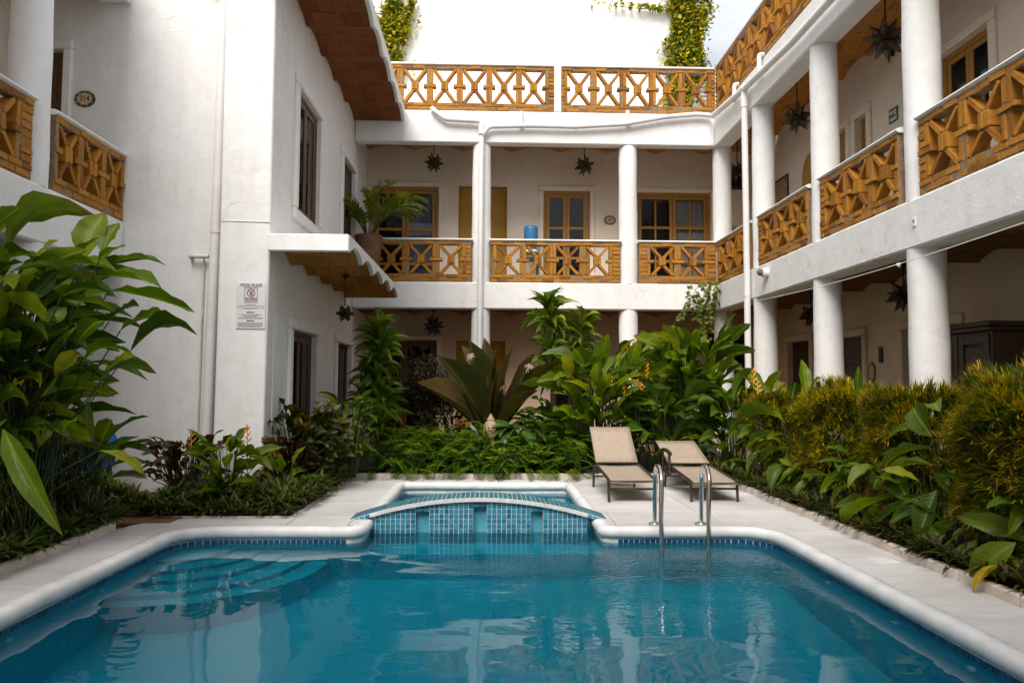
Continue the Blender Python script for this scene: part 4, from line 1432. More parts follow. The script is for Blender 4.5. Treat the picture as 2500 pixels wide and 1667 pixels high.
# ------------------------------------------------------------------ brick balustrades
balustrade('brick railing on the roof terrace between the high canopy and the white post', BACK, -2.78, 1.324, 7.058, .96, 6, .28, .115, cap='cap')
balustrade('brick railing on the roof terrace between the white post and the roof corner', BACK, 1.482, 4.72, 7.058, .96, 5, .06, .08, cap='cap')
balustrade('long brick railing on the roof edge above the hedge-side galleries', RIGHT, -15.17, -8.6, 7.058, .96, 10, .1, .05, cap='cap')
b = MB(); BACK.box(b, 1.328, 1.478, .0, .19, 7.057, 8.06, .012)
tag(b.build('terrace_post', M['plaster']), 'square white post splitting the brick railing of the roof terrace', 'post')
balustrade('gallery brick railing behind the potted palm, ending at the column with the drainpipe', BACK, -2.78, -.375, 3.48, .845, 3, .46, .11, capext=.03)
balustrade('gallery brick railing in front of the blue water bottle and the door by plate 207', BACK, .028, 2.70, 3.48, .845, 4, .05, .16, capext=.03)
balustrade('short gallery brick railing with two crosses, in front of the white-curtained door', BACK, 3.10, 4.70, 3.48, .845, 2, .165, .165, capext=.03)
Rlab = ['gallery brick railing in the far corner, half hidden by the downpipe', 'gallery brick railing below the framed picture, right of the downpipe',
        'gallery brick railing below the green sign', 'largest and nearest gallery brick railing, below the wide upper window on the hedge side']
for k, (ya, yb) in enumerate(((15.19, 13.245), (12.835, 10.805), (10.395, 8.355), (7.945, 5.905))):
    balustrade(Rlab[k], RIGHT, -ya, -yb, 3.48, .845, 3, .13 if k else .08, .0, capext=.03)
balustrade('gallery brick railing in front of the door by plate 214', LEFT, 8.205, 9.745, 3.48, .845, 3, .0, .0, capext=.02)
balustrade('gallery brick railing at the edge of the view, left of the thick column', LEFT, 5.76, 7.795, 3.48, .845, 3, .0, .2, capext=.03)

# unseen wing added behind the viewpoint: it closes the courtyard to shade its near end
WN = thing('hotel_wing', 'unseen white wing added behind the viewpoint to shade the near end of the courtyard', 'building', (0, -1.2, 0), 'white wings around the courtyard')
NEAR = Fr((0, -.55, 0), (-1, 0, 0), (0, -1, 0))
beam(WN, NEAR, -4.69, 4.74, 0, .36, 2.93, 3.478)
beam(WN, NEAR, -4.69, 4.74, 0, .36, 6.38, 7.056)
for x in (-2.4, 0.15, 2.7):
    column(WN, x, -.75, 3.475, 6.385, .202, .188)
plate(WN, NEAR, -6.2, 6.2, .365, 2.4, 3.12, 3.46)
plate(WN, NEAR, -6.2, 6.2, .365, 2.4, 6.90, 7.04, 'roof_slab')
NW = Fr((0, -2.95, 0), (-1, 0, 0), (0, -1, 0))
wall(WN, NW, -6.4, 6.4, 0, 6.95, [], .25, M['plaster_in'])
b = MB(); NEAR.box(b, -4.69, 4.74, .02, .16, 7.058, 8.02, .01); b.build('parapet', M['plaster'], WN)
b = MB(); NEAR.box(b, -4.69, 4.74, .02, .16, 3.48, 4.36, .01); b.build('parapet', M['plaster'], WN)

# ------------------------------------------------------------------ drains, lanterns, signs, small fittings
def smooth_path(pts, r=.08, k=4):
    P = [Vector(p) for p in pts]
    out = [P[0]]
    for i in range(1, len(P) - 1):
        a, c = P[i - 1] - P[i], P[i + 1] - P[i]
        ra = min(r, a.length * .45, c.length * .45)
        p0, p1 = P[i] + a.normalized() * ra, P[i] + c.normalized() * ra
        for j in range(k + 1):
            t = j / k
            out.append(p0 * (1 - t) ** 2 + P[i] * 2 * t * (1 - t) + p1 * t * t)
    out.append(P[-1])
    return out
def pipe_thing(label, runs, collars, loc, group='white drainpipes'):
    t = thing('drainpipe', label, 'drainpipe', loc, group)
    for nm, pts, r in runs:
        b = MB(); b.tube(smooth_path(pts), r, 14)
        b.build(nm, M['pvc'], t, smooth=True, angle=50)
    for p, q, r in collars:
        b = MB(); b.tube([p, q], r, 14); b.build('pipe_collar', M['pvc'], t, smooth=True, angle=50)
    return t
yb = 15.10
pipe_thing('white drainpipe bent at the far beam and dropping down the column beside the palm',
           [('gutter_pipe', [(-1.20, 15.16, 7.075), (-1.17, yb, 7.02), (-.93, yb, 6.83), (-.18, yb, 6.80), (-.18, yb, 6.55)], .052),
            ('downpipe', [(-.18, yb + .02, 6.60), (-.185, yb + .03, 3.5), (-.19, yb + .03, .1)], .058),
            ('gutter_pipe', [(-.17, yb, 6.50), (-.03, yb, 6.69), (.9, yb, 6.725), (1.75, yb, 6.715), (2.8, yb, 6.79), (3.65, yb, 6.955), (4.3, yb, 7.02), (4.58, yb, 7.00)], .050)],
           [((-.18, yb, 6.52), (-.18, yb, 6.72), .066), ((-.187, yb + .03, 3.08), (-.187, yb + .03, 3.13), .063), ((1.74, yb, 6.7155), (1.79, yb, 6.719), .056)], (-.18, 15.1, .1))
xr = 4.60
pipe_thing('white drainpipe sloping under the hedge-side roof railing to a downpipe by the lamp',
           [('gutter_pipe', [(xr, 15.02, 6.96), (xr, 13.15, 6.77), (xr, 11.0, 6.63), (xr, 9.0, 6.62), (xr, 5.0, 6.60)], .058),
            ('downpipe', [(xr, 13.12, 6.74), (xr, 13.12, 6.5), (xr + .01, 13.12, 3.4), (xr + .01, 13.12, .1)], .056)],
           [((xr, 13.12, 6.42), (xr, 13.12, 6.62), .066), ((xr, 13.23, 6.775), (xr, 13.02, 6.76), .070), ((xr + .01, 13.12, 2.98), (xr + .01, 13.12, 3.03), .062), ((xr, 12.1, 6.702), (xr, 12.15, 6.706), .064)], (4.6, 13.1, .1))
pipe_thing('white drainpipe running down the wall between plate 214 and the pool sign',
           [('gutter_pipe', [(-3.86, 9.70, 6.75), (-3.72, 9.66, 6.66), (-3.50, 9.645, 6.56)], .05),
            ('downpipe', [(-3.50, 9.64, 6.62), (-3.52, 9.645, 4.2), (-3.56, 9.655, 2.2), (-3.60, 9.655, .08)], .066)],
           [((-3.50, 9.64, 6.40), (-3.50, 9.64, 6.60), .074), ((-3.535, 9.648, 3.32), (-3.535, 9.648, 3.37), .071)], (-3.55, 9.65, 0))
for i, (x, y, z, lab) in enumerate(((.64, 15.15, 6.90, 'short white spout stub under the roof railing, near the middle of the far wing'),
                                    (2.855, 15.15, 6.96, 'short white spout stub under the roof railing, over the column beside the curtained door'))):
    b = MB(); b.tube([(x, y, z - .14), (x, y, z + .13)], .042, 12)
    tag(b.build('spout_stub', M['pvc'], smooth=True, angle=50), lab, 'spout', 'white spout stubs')
for i, (y, z, lab) in enumerate(((12.40, 6.97, 'elbowed white spout on the hedge-side roof edge'), (13.7, 6.98, 'white spout on the hedge-side roof edge beside the corner'))):
    b = MB(); b.tube(smooth_path([(4.70, y, z + .11), (4.62, y, z + .11), (4.61, y, z - .22)], .05), .038, 12)
    tag(b.build('spout_stub', M['pvc'], smooth=True, angle=50), lab, 'spout', 'white spout stubs')
b = MB(); b.tube([(-3.86, 9.749, 3.02), (-3.86, 9.66, 3.02), (-3.62, 9.66, 3.02)], .028, 10); b.tube([(-3.70, 9.72, 3.0), (-3.72, 9.735, .6)], .012, 6)
tag(b.build('conduit', M['pvc_dirty'], smooth=True, angle=50), 'thin grimy conduit and stub beside the drainpipe by the pool sign', 'conduit')

# star lanterns -----------------------------------------------------
PHI = (1 + 5 ** .5) / 2
ICO2 = [Vector(v).normalized() for v in [(0, 1, PHI), (0, 1, -PHI), (0, -1, PHI), (0, -1, -PHI), (1, PHI, 0), (1, -PHI, 0), (-1, PHI, 0), (-1, -PHI, 0), (PHI, 0, 1), (-PHI, 0, 1), (PHI, 0, -1), (-PHI, 0, -1)]]
DOD = [Vector(v).normalized() for v in [(x, y, z) for x in (-1, 1) for y in (-1, 1) for z in (-1, 1)] +
       [(0, y * PHI, z / PHI) for y in (-1, 1) for z in (-1, 1)] + [(x / PHI, 0, z * PHI) for x in (-1, 1) for z in (-1, 1)] + [(x * PHI, y / PHI, 0) for x in (-1, 1) for y in (-1, 1)]]
def spike(axis, R, r0, tilt):
    """one glass point: a three-sided pyramid over an icosahedron face, with leaded edges"""
    o1 = axis.orthogonal().normalized(); o2 = axis.cross(o1)
    vs = sorted([v for v in ICO2 if v.dot(axis) > .75], key=lambda v: math.atan2(v.dot(o1), v.dot(o2)))
    return [tilt @ (v * r0) for v in vs], tilt @ (axis * R)
def lantern(p, size, zc, label, spin=0.3, lead=.006):
    p = Vector(p)
    t = thing('star_lantern', label, 'lantern', p, 'glass star lanterns')
    tl = Matrix.Rotation(spin, 3, 'Z') @ Matrix.Rotation(.36, 3, 'X')
    R, r0 = size, size * .46
    led = MB()
    for ax in DOD:
        base, ap = spike(ax, R, r0, tl)
        b = MB()
        b.add([p + q for q in base] + [p + ap], [(i, (i + 1) % 3, 3) for i in range(3)])
        b.build('star_point', M['amber_glass'], t)
        for i in range(3):
            led.tube([p + base[i] * 1.01, p + ap * 1.005], [lead, lead * .6], 4, cap=False)
            led.tube([p + base[i] * 1.01, p + base[(i + 1) % 3] * 1.01], lead, 4, cap=False)
    led.build('leading', M['iron'], t)
    b = MB()
    z = p.z + R * .8
    b.tube([(p.x, p.y, z), (p.x, p.y, zc)], .007, 6)
    k = int((zc - z) / .06)
    for i in range(k):
        b.tube([(p.x, p.y, z + i * .06), (p.x, p.y, z + i * .06 + .035)], .012, 6)
    b.build('chain', M['iron'], t)
    b = MB(); b.lathe([(.012, zc - .05), (.05, zc - .03), (.06, zc - .004)], p.x, p.y, 14)
    b.build('ceiling_cap', M['iron'], t)
lantern((-1.215, 16.0, 6.18), .225, 6.80, 'star lantern hanging above the french door and palm in the far upper gallery', .3)
lantern((2.06, 16.0, 6.165), .235, 6.80, 'star lantern hanging above the door by plate 207', .9)
lantern((-1.19, 16.0, 2.64), .235, 2.99, 'star lantern in the far ground floor gallery, beside the tall dracaena', .5)
lantern((-2.20, 11.42, 2.46), .145, 3.05, 'small star lantern under the low canopy, by the lower door frame', .2)
lantern((5.35, 12.6, 6.05), .27, 6.83, 'star lantern in the hedge-side upper gallery, between the downpipe and the next column', .6)
lantern((5.38, 9.75, 6.11), .29, 6.83, 'star lantern beside the nearest upper column, above the green sign', .1)
lantern((5.35, 15.75, 6.02), .21, 6.83, 'star lantern in the far corner, in front of the dark vent', .8)
lantern((5.6, 9.85, 2.62), .24, 3.05, 'star lantern half hidden by the nearest ground floor column', .4)
lantern((5.6, 12.75, 2.62), .22, 3.05, 'star lantern half hidden by the second ground floor column', .7)

# ceramic number plates ----------------------------------------------
def plate_sign(fr, u, z, a, c, txt, label):
    pt = fr.p(u, -.012, z)
    t = thing('number_plate', label, 'number plate', pt, None)
    def oval(k, v0, v1, mat, nm):
        b = MB()
        n = 36
        b.prism([(u + a * k * math.cos(2 * PI * i / n), z + c * k * math.sin(2 * PI * i / n)) for i in range(n)], lambda x, y, d: fr.p(x, d, y), v0, v1)
        return b.build(nm, mat, t)
    oval(1.0, -.014, .004, M['talavera_rim'], 'rim')
    oval(.72, -.018, -.0142, M['talavera'], 'plate_face')
    n = 18
    for i in range(n):
        q = 2 * PI * (i + .5) / n
        b = MB()
        b.prism([(u + a * .86 * math.cos(q) + .011 * math.cos(2 * PI * j / 7) * (1.6 if i % 2 else 1), z + c * .86 * math.sin(q) + .009 * math.sin(2 * PI * j / 7)) for j in range(7)],
                lambda x, y, d: fr.p(x, d, y), -.018, -.0142)
        b.build('painted_petal', M['talavera_green'] if i % 2 else M['talavera'], t)
    text_mesh(txt, c * .95, fr, u, -.0195, z, 'numerals', M['black'], t, sx=.85)
plate_sign(FRONT, -5.312, 5.094, .135, .108, '214', 'oval glazed plate numbered 214 beside the dark gallery door')
plate_sign(BACKWALL, 2.765, 5.17, .135, .105, '207', 'oval glazed plate numbered 207 between a door and a column')
plate_sign(RIGHTWALL, -11.77, 1.62, .10, .165, '', 'upright oval plate on the dim ground floor wall behind the hedge')

# pool rules sign ------------------------------------------------------
SG = Fr((-3.008, 9.478, 2.367), (1, 0, 0), (0, 1, 0))
t = thing('pool_rules_sign', 'white pool rules sign with a no diving pictogram on the corner pier', 'sign', SG.p(0, 0, 0))
b = MB(); SG.box(b, -.182, .182, 0, .008, -.29, .29, .002); b.build('sign_board', M['paper'], t)
text_mesh('POOL RULES', .052, SG, .0, -.002, .262, 'lettering', M['ink'], t, sx=.92)
b = MB()
for q in ((-.083, -.079, .066, .225), (.079, .083, .066, .225), (-.079, .079, .066, .071), (-.079, .079, .220, .225)):
    SG.box(b, q[0], q[1], -.003, -.0005, q[2], q[3])
b.build('pictogram_frame', M['ink_blue'], t)
b = MB(); SG.box(b, -.079, .079, -.0015, -.0004, .0712, .2198); b.build('pictogram_ground', M['paper_inner'], t)
b = MB(); b.tube([SG.p(.047 * math.cos(2 * PI * i / 28), -.003, .163 + .047 * math.sin(2 * PI * i / 28)) for i in range(28)], .0042, 6, close=True)
b.tube([SG.p(-.034, -.0035, .197), SG.p(.034, -.0035, .129)], .004, 6)
b.build('prohibition_ring', M['ink_red'], t)
b = MB(); b.tube([SG.p(.030, -.0025, .195), SG.p(.0, -.0025, .165), SG.p(-.012, -.0025, .139)], [.003, .006, .004], 6); b.tube([SG.p(-.006, -.0025, .160), SG.p(.014, -.0025, .146)], .003, 6); b.tube([SG.p(-.026, -.0025, .136), SG.p(.020, -.0025, .136)], .002, 6)
b.build('diver_symbol', M['black'], t)
text_mesh('NO DIVING', .030, SG, 0, -.0025, .090, 'lettering', M['ink_blue'], t, bold=.0008, sx=.95)
text_mesh('IMPORTANT', .018, SG, 0, -.002, -.083, 'lettering', M['black'], t, bold=.0006)
text_mesh('IMPORTANT', .018, SG, 0, -.002, -.190, 'lettering', M['black'], t, bold=.0006)
rr = random.Random(3)
b = MB()
for z, w in ((.236, .19), (.052, .16), (.040, .17), (.013, .13), (.0, .34), (-.025, .35), (-.038, .17), (-.110, .29), (-.123, .22), (-.136, .17), (-.149, .33), (-.162, .29), (-.215, .32), (-.228, .30), (-.241, .31), (-.254, .32), (-.267, .28)):
    x = -w / 2
    while x < w / 2:
        l = rr.uniform(.008, .026)
        SG.box(b, x, min(x + l, w / 2), -.0012, -.0003, z - .0026, z + .0026)
        x += l + .004
b.build('small_print', M['ink'], t)['kind'] = 'stuff'

# evacuation sign and other wall pieces ---------------------------------
ES = Fr((6.135, 10.965, 5.52), (0, -1, 0), (1, 0, 0))
t = thing('exit_sign', 'green emergency route sign on the upper gallery wall, between two columns', 'sign', ES.p(0, 0, 0))
b = MB(); ES.box(b, -.125, .125, 0, .012, -.11, .11, .002); b.build('sign_board', M['green_sign'], t)
b = MB()
ES.box(b, -.10, .02, -.002, -.0003, .052, .066); ES.box(b, -.10, .0, -.002, -.0003, .027, .041)
ES.box(b, -.105, .105, -.002, -.0003, -.055, -.040); ES.box(b, -.09, .09, -.002, -.0003, -.080, -.066)
b.build('white_lettering', M['white_ink'], t)
b = MB(); b.tube([ES.p(.055, -.001, .075), ES.p(.06, -.001, .03), ES.p(.04, -.001, -.01)], .008, 6); b.tube([ES.p(.06, -.001, .03), ES.p(.085, -.001, -.005)], .007, 6); b.tube([ES.p(.035, -.001, .06), ES.p(.085, -.001, .05)], .005, 6); b.tube([ES.p(.055, -.001, .088), ES.p(.055, -.001, .098)], .010, 8)
b.build('running_symbol', M['white_ink'], t)
b = MB(); RIGHTWALL.box(b, -11.10, -11.03, -.05, -.002, 6.33, 6.48, .01)
tag(b.build('alarm_box', M['pvc_dirty']), 'beige alarm box high on the upper gallery wall, near a star lantern', 'alarm')
b = MB(); RIGHTWALL.box(b, -10.95, -10.90, -.04, -.002, 6.42, 6.55, .008)
tag(b.build('vent_switch', M['black']), 'small black box beside the beige alarm on the upper gallery wall', 'switch')
b = MB(); RIGHTWALL.box(b, -11.53, -11.43, -.03, -.002, 1.76, 2.01, .008)
tag(b.build('notice_panel', M['black']), 'small dark notice panel above the upright oval plate', 'notice')
def picture(fr, u0, u1, z0, z1, label):
    t = thing('framed_picture', label, 'picture', fr.p((u0 + u1) / 2, 0, z0))
    b = MB(); w = .035
    fr.box(b, u0, u0 + w, -.03, -.002, z0, z1, .005); fr.box(b, u1 - w, u1, -.03, -.002, z0, z1, .005)
    fr.box(b, u0 + w, u1 - w, -.03, -.002, z0, z0 + w, .005); fr.box(b, u0 + w, u1 - w, -.03, -.002, z1 - w, z1, .005)
    b.build('frame', M['black'], t)
    b = MB(); fr.box(b, u0 + w, u1 - w, -.012, -.003, z0 + w, z1 - w); b.build('print', M['picture'], t)
    return t
picture(RIGHTWALL, -15.70, -14.95, 5.02, 5.76, 'black framed picture on the upper gallery wall, beside the corner column')
t = thing('framed_notice', 'small red framed notice above the fire extinguisher in the upper corner', 'notice', (5.50, 16.89, 5.2))
b = MB(); BACKWALL.box(b, 5.42, 5.585, -.02, -.002, 5.19, 5.50, .004); b.build('frame', M['red_paint'], t)
b = MB(); BACKWALL.box(b, 5.44, 5.565, -.024, -.0205, 5.21, 5.48); b.build('print', M['paper'], t)
t = thing('fire_extinguisher', 'red fire extinguisher on the wall of the upper far corner', 'extinguisher', (5.56, 16.78, 4.62))
b = MB(); b.lathe([(.0, 4.62), (.06, 4.62), (.065, 4.65), (.065, 4.95), (.045, 5.0), (.02, 5.02)], 5.56, 16.80, 16); b.build('cylinder_body', M['red_paint'], t, smooth=True, angle=40)
b = MB(); b.cbox(5.545, 5.575, 16.76, 16.84, 5.022, 5.05, .005); b.tube([(5.56, 16.78, 5.04), (5.62, 16.76, 5.02), (5.635, 16.76, 4.8)], .009, 6); b.build('valve_hose', M['black'], t)
t = thing('wall_lamp', 'round brown and white lamp on the hedge-side beam near the downpipe', 'lamp', (4.69, 12.37, 3.3))
b = MB(); b.tube([(4.698, 12.37, 3.30), (4.62, 12.37, 3.30), (4.60, 12.37, 3.30)], [.085, .085, .06], 18); b.build('lamp_body', M['pvc'], t, smooth=True, angle=40)
b = MB(); b.tube([(4.599, 12.37, 3.30), (4.55, 12.37, 3.30), (4.525, 12.37, 3.30)], [.058, .052, .025], 16); b.build('lamp_lens', M['clay'], t, smooth=True, angle=40)
def outlet(fr, u, z, label):
    t = thing('junction_box', label, 'junction box', fr.p(u, 0, z), 'small open junction boxes on the beams')
    b = MB(); fr.box(b, u - .035, u + .035, -.012, -.001, z - .05, z + .05, .004); b.build('cover', M['pvc'], t)
    b = MB(); b.tube([fr.p(u, -.0125, z + .01), fr.p(u, -.016, z + .01)], .011, 10); b.build('knock_out', M['black'], t)
outlet(RIGHT, -8.02, 3.21, 'small white junction box on the hedge-side beam above the clothes line')
outlet(LEFT, 8.03, 3.25, 'small white junction box on the beam above the big-leaved plant')
b = MB()
P0, P1 = Vector((4.62, 12.74, 2.86)), Vector((4.58, 4.6, 2.87))
b.tube([P0 + (P1 - P0) * (i / 16) + Vector((0, 0, -.10 * (1 - (2 * i / 16 - 1) ** 2))) for i in range(17)], .005, 5)
kp = P0 + (P1 - P0) * .56 + Vector((0, 0, -.10))
b.tube([kp + Vector((0, .03, .01)), kp + Vector((.01, 0, -.03)), kp + Vector((0, -.03, .008))], .012, 6)
tag(b.build('clothes_line', M['white_ink'], smooth=True), 'thin white clothes line with a knot strung along the hedge-side wing', 'line')

# water cooler ---------------------------------------------------------
t = thing('water_dispenser', 'blue water bottle upside down on a stand by the gallery door', 'water dispenser', (.92, 16.45, 3.47))
b = MB(); b.lathe([(.05, 4.38), (.13, 4.44), (.155, 4.50), (.155, 4.60), (.148, 4.62), (.155, 4.64), (.155, 4.86), (.14, 4.905), (.06, 4.925), (.0, 4.925)], .92, 16.45, 24); b.build('water_bottle', M['blue_water'], t, smooth=True, angle=60)
b = MB(); b.lathe([(.0, 4.18), (.10, 4.18), (.16, 4.22), (.165, 4.34), (.12, 4.378), (.052, 4.379)], .92, 16.45, 20); b.build('ceramic_crock', M['pvc'], t, smooth=True, angle=60)
b = MB(); b.lathe([(.168, 4.235), (.172, 4.26), (.172, 4.30), (.168, 4.325)], .92, 16.45, 20); b.build('painted_band', M['talavera_green'], t, smooth=True)
b = MB(); b.cbox(.74, 1.10, 16.27, 16.63, 4.14, 4.178, .006)
for sx in (-.15, .15):
    for sy in (-.15, .15):
        b.cbox(.92 + sx - .02, .92 + sx + .02, 16.45 + sy - .02, 16.45 + sy + .02, 3.465, 4.139, .004)
b.build('stand', M['wood_dark'], t)

# old wardrobe in the ground floor gallery --------------------------------
t = thing('wardrobe', 'old dark panelled wardrobe in the ground floor gallery beside the nearest column', 'wardrobe', (5.85, 8.6, .03))
AW = Fr((5.52, 0, 0), (0, -1, 0), (1, 0, 0))
b = MB(); AW.box(b, -9.15, -8.05, 0.03, .58, .03, 2.02, .01); b.build('carcass', M['wood_dark'], t)
b = MB(); AW.box(b, -9.18, -8.02, -.02, .60, 2.022, 2.07, .01); AW.box(b, -9.21, -7.99, -.05, .61, 2.072, 2.125, .015); b.build('cornice', M['wood_dark'], t)
for (a, c) in ((-9.13, -8.61), (-8.59, -8.07)):
    b = MB(); w = .085
    AW.box(b, a, a + w, .0, .028, .15, 1.98, .004); AW.box(b, c - w, c, .0, .028, .15, 1.98, .004)
    for z0, z1 in ((.15, .26), (.98, 1.10), (1.88, 1.98)):
        AW.box(b, a + w, c - w, .001, .028, z0, z1, .004)
    d = b.build('door', M['wood_dark'], t)
    for z0, z1 in ((.27, .97), (1.11, 1.87)):
        b = MB(); AW.box(b, a + w + .02, c - w - .02, .008, .027, z0 + .02, z1 - .02, .012); b.build('panel', M['wood_dark'], d)

# loungers ------------------------------------------------------------------
def lounger(x, label, yh, zh, ytop, ztop, yf, zf, yl, yr, arms, w=.56):
    t = thing('sun_lounger', label, 'sun lounger', (x, (yl + yr) / 2, 0), 'sling sun loungers on the deck')
    x0, x1 = x - w / 2, x + w / 2
    def sheet(p, sag, name):
        n, mth = len(p), 6
        vs, fs = [], []
        for i, (y, z) in enumerate(p):
            for j in range(mth + 1):
                k = j / mth
                s = sag * math.sin(PI * k) * math.sin(PI * min(max(i / (n - 1), .15), .85))
                vs.append((x0 - .002 + (w + .004) * k, y, z - s))
        for i in range(n - 1):
            for j in range(mth):
                a = i * (mth + 1) + j
                fs.append((a, a + 1, a + mth + 2, a + mth + 1))
        b = MB(); b.add(vs, fs)
        o = b.build(name, M['sling'], t, smooth=True)
        md = o.modifiers.new('Solidify', 'SOLIDIFY'); md.thickness = .006
        return o
    bk = [(yh + .03 + (ytop - yh - .03) * k / 5, zh + .03 + (ztop - zh - .03) * k / 5) for k in range(6)]
    st = [(yh - .02 + (yf - yh + .02) * k / 7, zh + (zf - zh) * (k / 7) ** 2.0 * .9 - .02 * math.sin(PI * k / 7) + (0 if k < 7 else -.012)) for k in range(8)]
    sheet(bk, .012, 'backrest_sling')
    sheet(st, .025, 'seat_sling')
    fb = MB()
    for xx in (x0, x1):
        fb.tube([(xx, y + .012, z - .012) for y, z in bk], .013, 8)
    fb.tube([(x0, ytop + .014, ztop - .02), (x1, ytop + .014, ztop - .02)], .010, 8)
    fb.tube([(x0, yh + .035, zh + .02), (x1, yh + .035, zh + .02)], .011, 8)
    fb.build('backrest_frame', M['bronze'], t, smooth=True, angle=50)
    fb = MB()
    for xx in (x0, x1):
        fb.tube(smooth_path([(xx, yh + .28, zh - .05), (xx, yh - .02, zh)] + [(xx, y, z) for y, z in st[1:]], .04), .019, 8)
        fb.cbox(xx - .012, xx + .012, yh - .06, yh + .08, zh - .08, zh + .01, .008)
    fb.tube([(x0, yf + .02, zf - .0), (x1, yf + .02, zf - .0)], .014, 8)
    fb.build('seat_frame', M['bronze'], t, smooth=True, angle=50)
    for xx in (x0, x1):
        b = MB(); b.tube(smooth_path([(xx, yf + .10, zf + .015), (xx + (.0), yl + .02, zf - .03), (xx, yl, .004)], .06), [.017] * 7, 8)
        b.build('leg', M['bronze'], t, smooth=True, angle=50)
        b = MB(); b.tube([(xx, yr - .06, zh - .06), (xx, yr, .004)], .016, 8)
        b.build('leg', M['bronze'], t, smooth=True, angle=50)
    b = MB(); b.tube([(x0, yl + .015, .155), (x1, yl + .015, .155)], .013, 8); b.tube([(x0, yr - .03, .15), (x1, yr - .03, .15)], .011, 8); b.build('stretcher', M['bronze'], t, smooth=True)
    if arms:
        for sx, xx in ((-1, x0 - .045), (1, x1 + .045)):
            b = MB(); b.tube(smooth_path([(xx, yh + .22, zh + .185), (xx, yh + .10, zh + .205), (xx, yh - .10, zh + .205), (xx, yh - .25, zh + .175)], .08), .027, 10)
            b.build('armrest', M['bronze'], t, smooth=True, angle=50)
            b = MB(); b.tube([(xx, yh - .20, zh + .20), (xx, yh - .22, zh - .08)], .018, 8); b.tube([(xx, yh + .16, zh + .21), (xx, yh + .17, zh - .08)], .016, 8)
            b.cbox(xx - .014, xx + .014, yh - .26, yh + .20, zh - .12, zh - .06, .006)
            b.build('arm_post', M['bronze'], t, smooth=True, angle=50)
    return t
lounger(1.725, 'beige sling lounger without arms, its back set upright, nearest the small pool', 9.98, .335, 10.62, .80, 8.88, .25, 8.94, 10.26, False)
lounger(2.725, 'beige sling lounger with armrests, its back set low, beside the hedge', 10.08, .315, 10.88, .59, 8.90, .225, 8.97, 10.32, True)

# pool ladder -----------------------------------------------------------------
t = thing('pool_ladder', 'steel grab rail ladder curving from the deck into the water', 'pool ladder', (1.88, 7.3, 0))
for i, (x, xf) in enumerate(((1.675, 1.628), (2.145, 2.075))):
    b = MB()
    pts = [(x, 7.52, .0), (x, 7.50, .30)]
    for k in range(11):
        a = PI * k / 10
        pts.append((x + (xf - x) * k / 10 * .7, 7.275 + .205 * math.cos(a), .445 + .165 * math.sin(a)))
    pts += [(x + (xf - x) * .85, 7.06, .25), (xf, 7.03, -.1), (xf, 7.03, -.95)]
    b.tube(pts, .0225, 16)
    b.build('rail', M['steel'], t, smooth=True, angle=50)
    b = MB(); b.lathe([(.062, .001), (.062, .010), (.045, .022), (.028, .026)], x, 7.52, 20)
    b.build('base_flange', M['steel'], t, smooth=True, angle=40)
for z in (-.34, -.62, -.90):
    b = MB(); b.cbox(1.64, 2.065, 6.99, 7.07, z - .015, z + .015, .006); b.build('tread', M['steel'], t)

# tiled bridge between the small pool and the big one ------------------------------
t = thing('tiled_bridge', 'arched blue mosaic wall with three slots, between the small pool and the large', 'pool wall', (-.087, 8.0, -.15))
BX0, BX1, BXC = -1.437, 1.263, -.087
def btop(x):
    k = (x - BXC) / 1.35
    return -.012 + .232 * (1 - abs(k) ** 2.0)
YF = 7.86
ins = MB()
NSEG = 40
xs = [BX0 + (BX1 - BX0) * i / NSEG for i in range(NSEG + 1)]
def prof_strip(mb, x0, x1, zlo, zhi_fn, y0, y1, n=6):
    """solid from zlo up to the curve between x0 and x1"""
    pl = [(x0, zlo), (x1, zlo)] + [(x1 + (x0 - x1) * k / n, zhi_fn(x1 + (x0 - x1) * k / n)) for k in range(n + 1)]
    mb.prism(pl, lambda a, c, d: (a, d, c), y0, y1)
panels = [(-1.214, -.748), (-.605, -.150), (-.008, .452), (.578, 1.037)]
gaps = [(-.748, -.605), (-.150, -.008), (.452, .578)]
core = MB()
for (a, c) in panels:
    prof_strip(core, a, c, ZB + .3, lambda x: btop(x) - .045, YF, YF + .36)
for (a, c) in gaps:
    prof_strip(core, a, c, -.95, lambda x: btop(x) - .085, YF + .14, YF + .36, 3)
    prof_strip(core, a, c, btop((a + c) / 2) - .098, lambda x: btop(x) - .046, YF + .004, YF + .139, 3)
core.build('grouted_wall', M['grout'], t)
bk = MB()
for (a, c) in gaps:
    bk.box(a + .002, c - .002, YF + .060, YF + .138, -.95, btop((a + c) / 2) - .100)
bk.build('slot_render', M['teal_render'], t)
cap = MB()
top = [(x, btop(x)) for x in xs]
cap.prism([(x, z - .040) for x, z in top] + [(x, z) for x, z in top[::-1]], lambda a, c, d: (a, d, c), YF - .035, YF + .36)
cap.build('cap_bed', M['grout'], t)
TS = .0505
cnt = 0
under = MB()
for (a, c) in panels:
    n = int(round((c - a) / TS))
    w = (c - a) / n
    for i in range(n):
        xc = a + (i + .5) * w
        z = -.15 + .0
        zt = btop(xc) - .048
        j = 0
        while True:
            z1 = -.152 + (j + 1) * TS
            z0 = z1 - TS
            zz1 = min(z1, zt)
            if zz1 - z0 < .012:
                break
            inst(RB.choice(TILE), 'tile', t, (xc, YF - .001, (z0 + zz1) / 2), None, (w - .0075, .008, zz1 - z0 - .0075))
            cnt += 1
            j += 1
        for j in range(14):
            z1 = -.152 - j * TS
            under.cbox(xc - w / 2 + .003, xc + w / 2 - .003, YF - .005, YF + .003, z1 - TS + .003, z1 - .003, .001)
under.build('tile_field_below_water', M['tile'], t)['kind'] = 'stuff'
n = 54
